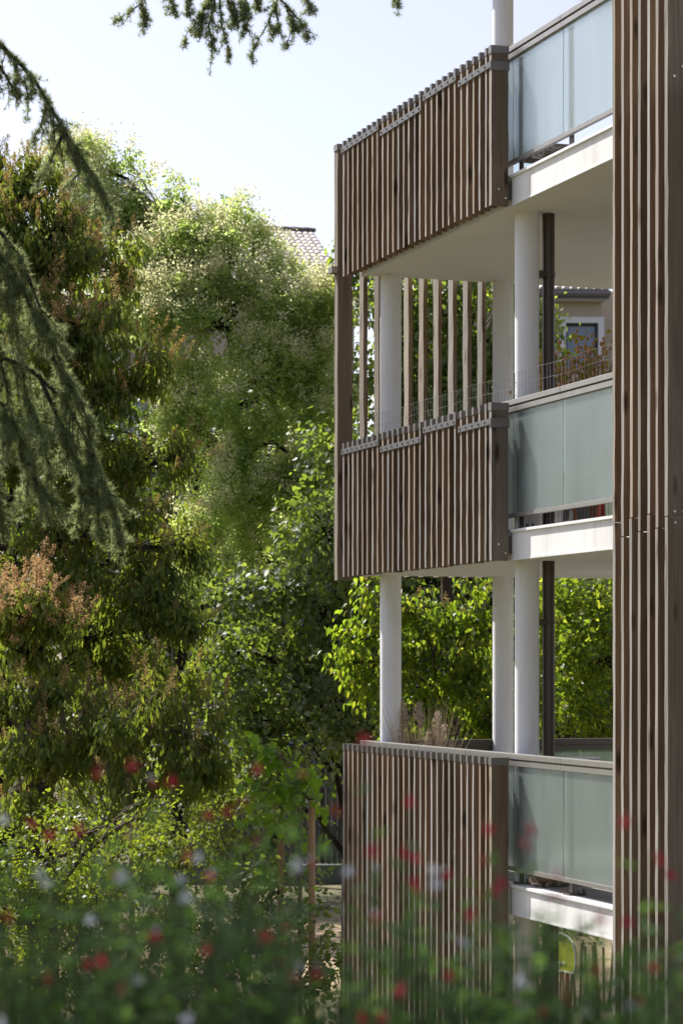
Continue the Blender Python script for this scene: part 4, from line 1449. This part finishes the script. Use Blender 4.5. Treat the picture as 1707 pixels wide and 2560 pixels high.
def hoop():
    Y = 33.0
    p = at(1285, 2200, Y)
    root = empty('basketball_hoop', (p[0], Y, 0), math.radians(-62))
    tag(root, 'toy basketball hoop with yellow board and white net under the first balcony', 'hoop')
    zc = 1.30
    MB().cyl(0.0, 0.12, 0.1, zc + 0.1, 0.03, 14).build('pole', [M['red']], root)
    mb = MB().lathe([(0.02, 0.02), (0.34, 0.02), (0.36, 0.06), (0.30, 0.16), (0.06, 0.24), (0.02, 0.24)], 0, 0.14, 20)
    mb.build('base', [M['red']], root, True)
    # board: faces -y, rounded top
    out = [(-0.36, -0.24), (0.36, -0.24), (0.40, -0.12), (0.39, 0.06), (0.33, 0.17), (0.22, 0.24), (0.08, 0.27), (-0.08, 0.27), (-0.22, 0.24), (-0.33, 0.17), (-0.39, 0.06), (-0.40, -0.12)]
    n = len(out)
    bd = MB()
    bd.add([(x, y, zc + z) for y in (0.0, 0.02) for x, z in out], [tuple(range(n)), tuple(range(2 * n - 1, n - 1, -1))] + [(i, n + i, n + (i + 1) % n, (i + 1) % n) for i in range(n)])
    b = bd.build('backboard', [M['yellow']], root)
    for i in range(n):
        (x0, z0), (x1, z1) = out[i], out[(i + 1) % n]
        MB().bar((x0, -0.012, zc + z0), (x1, -0.012, zc + z1), 0.02, 0.018).build('rim_strip', [M['white']], b)
    MB().box(-0.14, 0.14, -0.012, -0.002, zc - 0.14, zc - 0.12).build('target_line', [M['white']], b)
    r = MB()
    a = np.linspace(0, 2 * math.pi, 25)
    r.tube(np.stack([0.15 * np.cos(a), -0.19 + 0.15 * np.sin(a), np.full(25, zc - 0.15)], -1), 0.009, 6)
    rg = r.build('ring', [M['white']], root, True)
    nt_ = MB()
    for i in range(12):
        for s in (-1, 1):
            pts = []
            for k in range(6):
                t = k / 5
                an = 2 * math.pi * i / 12 + s * t * 1.3
                rr = 0.15 - 0.07 * t ** 0.8
                pts.append((rr * math.cos(an), -0.19 + rr * math.sin(an), zc - 0.16 - 0.2 * t))
            nt_.tube(pts, 0.0035, 3)
    nt_.build('net', [M['net']], root)


hoop()


# ------------------------------------------------------------------ things on the balconies
def place(name, u, v, z, rz=0.0):
    x, y, zz = bpt(u, v, z)
    return empty(name, (x, y, zz), RZ + rz)


def dried_grass():
    global rng
    rng = np.random.default_rng(81)
    root = place('dried_grass_plant', 0.42, 0.66, TOP[0])
    tag(root, 'pot of dry beige ornamental grass beside the first column of the lowest balcony', 'plant')
    MB().lathe([(0.0, 0.0), (0.13, 0.0), (0.18, 0.36), (0.2, 0.38), (0.19, 0.42), (0.17, 0.42), (0.165, 0.36), (0.0, 0.36)]).build('pot', [M['planter']], root, True)
    c = Cloud()
    n = 330
    for i in range(n):
        a = rng.random() * 6.28
        le = 0.65 + 0.45 * rng.random()
        tilt = abs(rng.normal(scale=0.2)) + 0.03
        d = np.array([math.cos(a) * tilt, math.sin(a) * tilt, 1.0]); d /= np.linalg.norm(d)
        b0 = np.array([math.cos(a) * 0.09, math.sin(a) * 0.09, 0.36])
        P = np.stack([b0, b0 + d * le * 0.5, b0 + d * le + np.array([math.cos(a), math.sin(a), -0.6]) * 0.06 * rng.random()])
        c.tube(P, [0.0028, 0.002, 0.0008], 3)
    tag(c.build('blade', [M['dry']], root), kind='stuff')
    for i in range(6):
        a = rng.random() * 6.28
        tilt = 0.08 + 0.3 * rng.random()
        d = unit(np.array([math.cos(a) * tilt, math.sin(a) * tilt, 1.0]))
        L = 0.5 + 0.35 * rng.random()
        pc = Cloud()
        m = 150
        t = rng.random(m)
        pos = np.array([0, 0, 0.36]) + d * (L + 0.24 * t)[:, None] + rng.normal(size=(m, 3)) * (0.022 * np.sin(np.clip(t, 0.05, 1) * 3))[:, None]
        V, pl = leaves(pos, d + rng.normal(scale=0.4, size=(m, 3)), sphere(m), 0.045, RHOMB, 0.5)
        pc.add(V, pl)
        pc.build('plume', [M['plume']], root)


dried_grass()


def capsule_shrub():
    global rng
    rng = np.random.default_rng(82)
    root = place('potted_shrub', 2.72, 1.22, TOP[1])
    tag(root, 'potted shrub with orange seed capsules and yellowing leaves on the middle balcony', 'shrub')
    MB().lathe([(0.0, 0.0), (0.18, 0.0), (0.24, 0.42), (0.26, 0.44), (0.26, 0.5), (0.23, 0.5), (0.22, 0.44), (0.0, 0.44)]).build('pot', [M['terracotta']], root, True)
    c, l, s = Cloud(), Cloud(), Cloud()
    sp = []
    for i in range(7):
        for j in range(5):
            th, ph = math.pi * j / 4, 2 * math.pi * i / 7
            sp.append((math.sin(th) * math.cos(ph), math.sin(th) * math.sin(ph), math.cos(th) * 1.25))
    sp = np.array(sp)
    fs = np.array([(i * 5 + j, ((i + 1) % 7) * 5 + j, ((i + 1) % 7) * 5 + j + 1, i * 5 + j + 1) for i in range(7) for j in range(4)])
    for i in range(95):
        a = rng.random() * 6.28
        rad = 0.06 + 0.40 * math.sqrt(rng.random())
        q = np.array([math.cos(a) * rad, math.sin(a) * rad, 1.0 + 0.75 * rng.random() - 0.3 * rad])
        S_ = arc((0, 0, 0.45), q, 0.08, 7, 0.012)
        s.tube(S_, np.linspace(0.007, 0.002, 7), 4)
        for k in range(12):
            p_ = S_[int(rng.integers(4, 7))] + rng.normal(scale=0.05, size=3)
            c.add(p_ + sp * 0.015 * (0.8 + 0.4 * rng.random()), [fs])
        pp = S_[rng.integers(2, 7, 14)] + rng.normal(scale=0.06, size=(14, 3))
        V, pl = leaves(pp, rng.normal(size=(14, 3)) + np.array([0, 0, -0.4]), sphere(14) + np.array([0, 0, 0.7]), 0.055 * (0.7 + 0.6 * rng.random(14)), HEART)
        l.add(V, pl)
    s.build('stem', [M['bark_pale']], root)
    tag(c.build('seed_capsule', [M['capsule']], root), kind='stuff')
    tag(l.build('foliage', [M['leaf_gold']], root), kind='stuff')


capsule_shrub()

# bench on the top balcony
r_ = place('slat_bench', 2.8, 0.95, TOP[2])
tag(r_, 'low dark slatted bench on the top balcony, seen under the glass', 'bench')
for i in range(5):
    MB().box(-0.24 + i * 0.1, -0.16 + i * 0.1, -0.1, 0.9, 0.42, 0.45).build('slat', [M['rail_dark']], r_)
for y in (0.0, 0.76):
    for x in (-0.2, 0.19):
        MB().box(x, x + 0.04, y, y + 0.04, 0, 0.388).build('leg', [M['rail_dark']], r_)
    MB().box(-0.24, 0.25, y, y + 0.04, 0.39, 0.418).build('rail', [M['rail_dark']], r_)

# little chair on the middle balcony: its coloured legs show below the glass
r_ = place('folding_chair', 4.25, 0.72, TOP[1], 0.3)
tag(r_, 'small chair with red and orange legs behind the middle balcony glass', 'chair')
for (x, y, m, dx) in ((-0.17, -0.12, 'orange', -0.03), (0.12, -0.12, 'red', 0.06), (-0.17, 0.18, 'orange', -0.03), (0.12, 0.18, 'red', 0.06)):
    mb = MB().bar((x, y, 0.0), (x + dx, y, 0.40), 0.036, 0.036)
    mb.build('leg', [M[m]], r_)
MB().box(-0.22, 0.22, -0.16, 0.22, 0.4, 0.43).build('seat', [M['red']], r_, bevel=0.008)
MB().box(-0.2, 0.2, 0.20, 0.225, 0.47, 0.70).build('backrest', [M['orange']], r_, bevel=0.008)
MB().box(-0.19, -0.16, 0.18, 0.20, 0.431, 0.6).build('back_post', [M['red']], r_)
MB().box(0.16, 0.19, 0.18, 0.20, 0.431, 0.6).build('back_post', [M['red']], r_)

for u, lab in ((3.15, 'long grey planter trough at the foot of the middle balcony glass'),):
    r_ = place('planter_trough', u, 0.85, TOP[1])
    tag(r_, lab, 'planter')
    MB().box(-0.35, 0.35, -0.12, 0.12, 0.02, 0.24).build('body', [M['planter']], r_, bevel=0.01)
    MB().box(-0.37, 0.37, -0.14, 0.14, 0.242, 0.27).build('lip', [M['planter']], r_, bevel=0.006)

# table with basket and cloth, and a black padded chair on the lowest balcony
r_ = place('balcony_table', 2.95, 1.3, TOP[0])
tag(r_, 'brown wooden table behind the lowest balcony glass', 'table')
MB().box(-0.4, 0.4, -0.35, 0.45, 0.74, 0.77).build('tabletop', [M['brownwood']], r_, bevel=0.005)
for x in (-0.36, 0.31):
    for y in (-0.31, 0.36):
        MB().box(x, x + 0.05, y, y + 0.05, 0, 0.738).build('leg', [M['brownwood']], r_)
r_ = place('wire_basket', 2.86, 1.2, TOP[0] + 0.771)
tag(r_, 'round white basket with open sides on the lowest balcony table', 'basket')
a = np.linspace(0, 2 * math.pi, 33)
for z, r in ((0.005, 0.10), (0.10, 0.12), (0.20, 0.14)):
    MB().tube(np.stack([r * np.cos(a), r * np.sin(a), np.full(33, z)], -1), 0.008, 6).build('hoop', [M['white']], r_, True)
for i in range(22):
    t = 2 * math.pi * i / 22
    MB().bar((0.1 * math.cos(t), 0.1 * math.sin(t), 0.0), (0.14 * math.cos(t), 0.14 * math.sin(t), 0.2), 0.008).build('rod', [M['white']], r_)
r_ = place('folded_cloth', 2.98, 1.47, TOP[0] + 0.771)
cm = MB()
for k in range(3):
    xs = np.linspace(-0.16, 0.16, 9)
    V = [(x, y, 0.055 * k + 0.012 * math.sin(x * 20 + k) + (0.05 * abs(y) if k == 2 else 0) + t) for t in (0, 0.045) for y in (-0.15, 0.15) for x in xs]
    Fs = [(i, i + 1, 10 + i, 9 + i) for i in range(8)] + [(27 + i, 28 + i, 19 + i, 18 + i) for i in range(8)][:0] + [(18 + i, 19 + i, 28 + i, 27 + i) for i in range(8)]
    Fs += [(i, 18 + i, 19 + i, i + 1) for i in range(8)] + [(9 + i, 10 + i, 28 + i, 27 + i) for i in range(8)] + [(0, 9, 27, 18), (8, 26, 35, 17)]
    cm.add(V, Fs)
me = cm.mesh('folded_cloth', [M['purple']])
bpy.data.objects.remove(r_)
x_, y_, z_ = bpt(2.98, 1.56, TOP[0] + 0.772)
tag(obj('folded_cloth', me, None, (x_, y_, z_), (0, 0, RZ)), 'folded purple cloth on the table beside the white basket', 'cloth')

r_ = place('padded_chair', 2.55, 1.9, TOP[0], 0.4)
tag(r_, 'black padded high-backed chair beside the near slat screen on the lowest balcony', 'chair')
mb = MB().lathe([(0.0, 0.0), (0.2, 0.01), (0.21, 0.04), (0.0, 0.05)], 0, 0, 16)
mb.build('base', [M['black']], r_, True)
MB().cyl(0, 0, 0.05, 0.42, 0.03, 12).build('stem', [M['black']], r_)


def pillow(w, d, h, name, loc, parent, mat):
    mb = MB()
    n, k = 16, 9
    V = []
    for j in range(k):
        th = -math.pi / 2 + math.pi * j / (k - 1)
        for i in range(n):
            ph = 2 * math.pi * i / n
            e = lambda c: math.copysign(abs(c) ** 0.5, c)
            V.append((w * e(math.cos(ph)) * abs(math.cos(th)) ** 0.5, d * e(math.sin(ph)) * abs(math.cos(th)) ** 0.5, h * e(math.sin(th))))
    mb.add(V, [(j * n + i, j * n + (i + 1) % n, (j + 1) * n + (i + 1) % n, (j + 1) * n + i) for j in range(k - 1) for i in range(n)])
    return mb.build(name, [M[mat]], parent, True, loc)


pillow(0.24, 0.24, 0.055, 'seat', (0, 0, 0.47), r_, 'black')
pillow(0.22, 0.06, 0.33, 'backrest', (0, 0.22, 0.84), r_, 'black')
pillow(0.035, 0.15, 0.03, 'armrest', (-0.26, 0.02, 0.70), r_, 'black')
pillow(0.035, 0.15, 0.03, 'armrest', (0.26, 0.02, 0.70), r_, 'black')
MB().box(-0.275, -0.245, -0.02, 0.04, 0.44, 0.69).build('arm_post', [M['black']], r_)
MB().box(0.245, 0.275, -0.02, 0.04, 0.44, 0.69).build('arm_post', [M['black']], r_)


# ------------------------------------------------------------------ cat lying under the glass of the lowest balcony
def cat():
    x, y, z = bpt(4.02, 0.275, TOP[0])
    root = empty('cat', (x, y, z + 0.004), math.radians(8))
    tag(root, 'tabby cat lying under the railing on the edge of the lowest balcony', 'cat')
    # local: head looks towards -y, body goes to +x and back
    J = [((0.30, 0.16, 0.075), .068), ((0.24, 0.14, 0.085), .078), ((0.16, 0.11, 0.085), .076), ((0.09, 0.07, 0.080), .066), ((0.02, 0.03, 0.060), .050), ((-0.03, -0.01, 0.056), .052), ((-0.034, -0.045, 0.050), .040), ((-0.036, -0.066, 0.042), .024)]
    V = [j[0] for j in J]
    Rd = [j[1] for j in J]
    E = [(i, i + 1) for i in range(len(J) - 1)]

    def chain(start, pts):
        prev = start
        for p, r in pts:
            V.append(p); Rd.append(r); E.append((prev, len(V) - 1)); prev = len(V) - 1

    chain(3, [((0.10, 0.03, 0.035), .028), ((0.085, -0.03, 0.022), .020), ((0.06, -0.065, 0.018), .019)])
    chain(3, [((0.03, 0.05, 0.03), .026), ((0.015, -0.02, 0.020), .018), ((0.01, -0.06, 0.016), .018)])
    chain(1, [((0.26, 0.06, 0.05), .046), ((0.20, 0.02, 0.025), .024), ((0.15, 0.0, 0.018), .018)])
    chain(0, [((0.37, 0.17, 0.05), .026), ((0.43, 0.12, 0.022), .018), ((0.42, 0.05, 0.017), .015), ((0.36, 0.01, 0.015), .012)])
    me = bpy.data.meshes.new('body')
    me.from_pydata(V, E, [])
    me.materials.append(M['tabby'])
    o = obj('body', me, root)
    sk = o.modifiers.new('skin', 'SKIN')
    for i, v in enumerate(me.skin_vertices[0].data):
        v.radius = (Rd[i], Rd[i])
        v.use_root = i == 2
    sk.use_smooth_shade = True
    sb = o.modifiers.new('sub', 'SUBSURF')
    sb.levels = sb.render_levels = 2
    for s in (-1, 1):
        e = MB()
        e.add([(s * 0.046 - 0.03, -0.022, 0.086), (s * 0.014 - 0.03, -0.03, 0.100), (s * 0.030 - 0.03, 0.006, 0.088), (s * 0.045 - 0.03, -0.024, 0.142)], [(0, 1, 3), (1, 2, 3), (2, 0, 3), (0, 2, 1)])
        e.build('ear', [M['tabby']], root)
        pillow(0.009, 0.005, 0.007, 'eye', (s * 0.021 - 0.034, -0.077, 0.068), root, 'eye')
        pillow(0.014, 0.012, 0.009, 'cheek', (s * 0.012 - 0.036, -0.084, 0.036), root, 'muzzle')
    pillow(0.006, 0.005, 0.004, 'nose', (-0.036, -0.095, 0.046), root, 'nose')


M['eye'] = plain('cat eye', (0.10, 0.09, 0.02), 0.1)
M['nose'] = plain('cat nose', (0.25, 0.09, 0.07), 0.5)
M['muzzle'] = plain('pale muzzle fur', (0.45, 0.37, 0.28), 0.9)
cat()


# ------------------------------------------------------------------ out of focus sage bushes close to the camera
def flower_mesh(name, mats):
    """Two-lipped sage flower: narrow tube, hooded upper lip, broad two-lobed lower lip. x points out."""
    mb = MB()
    mb.tube([(0, 0, 0), (0.006, 0, 0.001), (0.011, 0, 0.0)], [0.0012, 0.0022, 0.003], 6, 0)
    mb.tube([(0.0, 0, 0), (-0.001, 0, 0), (0.005, 0, 0.0)], [0.0018, 0.002, 0.0028], 6, 2)
    hood = [(0.010, -0.003, 0.001), (0.010, 0.003, 0.001), (0.014, -0.0035, 0.0045), (0.014, 0.0035, 0.0045), (0.018, -0.0015, 0.005), (0.018, 0.0015, 0.005)]
    mb.add(hood, [(0, 1, 3, 2), (2, 3, 5, 4)], 0)
    for s in (-1, 1):
        lip = [(0.010, 0, -0.001), (0.013, s * 0.007, -0.003), (0.017, s * 0.0095, -0.007), (0.019, s * 0.006, -0.0125), (0.017, s * 0.001, -0.011), (0.014, 0.0, -0.004)]
        mb.add(lip, [(0, 1, 2, 5), (5, 2, 3, 4)], 1)
    return mb.mesh(name, mats)


FR = flower_mesh('flower', [M['petal_red'], M['petal_red'], M['stem']])
FW = flower_mesh('flower', [M['petal_white'], M['petal_white'], M['stem']])
FB = flower_mesh('flower', [M['petal_white'], M['petal_red'], M['stem']])

REDS = [(250, 1750), (297, 1765), (345, 1788), (400, 1792), (165, 1900), (120, 1922), (290, 1895), (465, 1865), (520, 1880), (600, 1760), (680, 1785), (610, 1925), (700, 1972), (580, 1835), (830, 1712), (940, 1820), (850, 1925),
        (935, 1945), (1050, 1930), (1130, 1885), (1205, 1900), (1110, 1970), (1130, 2046), (1085, 2085), (875, 2110), (600, 2150), (370, 2120), (240, 2205), (280, 2272), (640, 2212), (740, 2246), (925, 2292), (110, 2232),
        (205, 2212), (1240, 2320), (1300, 2272), (1440, 2110), (1450, 1880), (1490, 1960), (1550, 1995), (1510, 2222), (1250, 2062), (1290, 2072), (430, 1950), (320, 1925), (60, 1890), (15, 2100), (760, 1850), (480, 2190), (1020, 2240), (500, 2010)]
WHITES = [(10, 1862), (450, 1822), (375, 1782), (120, 2032), (160, 2042), (35, 1962), (290, 1992), (315, 1996), (400, 2012), (412, 2042), (215, 2100), (530, 1942), (560, 2002), (680, 2002), (475, 1962), (320, 2166), (305, 2236),
          (690, 2206), (620, 2192), (800, 1992), (985, 1992), (1010, 2022), (950, 2092), (1045, 2166), (875, 1992), (1350, 2300), (430, 2336), (8, 2330), (95, 1980), (1440, 2290), (1180, 2250), (560, 2300)]


def sage():
    global rng
    rng = np.random.default_rng(91)
    names = ['leftmost bush of red and white sage, out of focus in the foreground', 'blurred sage bush below the drooping tree, red and white flowers', 'blurred sage bush in front of the dry lawn patch',
             'blurred sage bush in front of the lowest slat screen', 'blurred sage bush in front of the cat', 'rightmost blurred sage bush, below the near slat screen']
    tips = [[] for _ in names]
    fl = [(x, y, 0) for x, y in REDS] + [(x, y, 1) for x, y in WHITES]
    fl = [f for f in fl if f[2] == 0 or rng.random() < 0.8]
    fl += [(rng.uniform(0, 1568), 1930 + 400 * rng.random(), 0) for _ in range(18)]
    for x, y, w in fl:
        tips[min(5, max(0, int(x / 1568 * 6)))].append((x, y, w))
    for i, lab in enumerate(names):
        xc = (i + 0.5) / 6 * 1568
        Yc = 3.1
        bx = (xc * K - CX) / F * Yc
        root = empty('sage_bush', (bx, Yc, 3.6))
        tag(root, lab, 'bush', 'red and white sage bushes in the foreground')
        org = np.array([bx, Yc, 3.6])
        st, lf = Cloud(), Cloud()
        T = []
        for x, y, w in tips[i]:
            T.append((at(x, y, 2.5 + 0.5 * rng.random()), w))
        dens = 1.0 if i < 3 else 0.8
        for k in range(int(260 * dens)):                                  # leafy shoots without flowers
            x = xc + rng.uniform(-150, 150)
            top = (1930, 1890, 1900, 1990, 2050, 2030)[i]
            y = top + (2440 - top) * rng.random() ** 0.5
            if 680 < x < 800 and y < 2235:
                continue
            T.append((at(x, y, 2.7 + 1.0 * rng.random()), -1))
        for q, w in T:
            y_of = (HY - (q[2] - CZ) * F / q[1]) / K
            b0 = np.array([bx + rng.normal(scale=0.05), Yc + rng.normal(scale=0.08), 3.6])
            q = np.asarray(q)
            C = arc(b0, q, 0.0, 12, 0.004)
            C[:, :2] = b0[:2] + (q[:2] - b0[:2]) * (np.linspace(0, 1, 12) ** 1.4)[:, None]
            st.tube(C - org, np.linspace(0.0026, 0.0009, 12), 4)
            m = 26
            s = 11 * (1 - 0.62 * rng.random(m) ** 1.2)
            s = np.minimum(s, 10.6 if w >= 0 else 11)
            P = np.stack([np.interp(s, np.arange(12), C[:, a]) for a in range(3)], -1)
            d = sphere(m) * np.array([1, 1, 0.5]) + np.array([0, 0, 0.2])
            V, pl = leaves(P - org, d, sphere(m) * 0.5 + np.array([0, 0, 1.0]), 0.024 * (0.6 + 0.7 * rng.random(m)), RHOMB, 0.95)
            lf.add(V, pl)
            if w >= 0:
                for j in range(1):
                    a = rng.random() * 6.28
                    o = obj('flower', (FR if rng.random() < 0.85 else FB) if w == 0 else FW, root, q - org + rng.normal(scale=0.004, size=3))
                    o.rotation_euler = (rng.normal(scale=0.3), rng.normal(scale=0.35), -math.pi / 2 + rng.normal(scale=0.7))
                    o.scale = (0.7, 0.7, 0.7)
        tag(st.build('stem', [M['stem']], root), kind='stuff')
        tag(lf.build('foliage', [M['leaf_salvia']], root), kind='stuff')


sage()
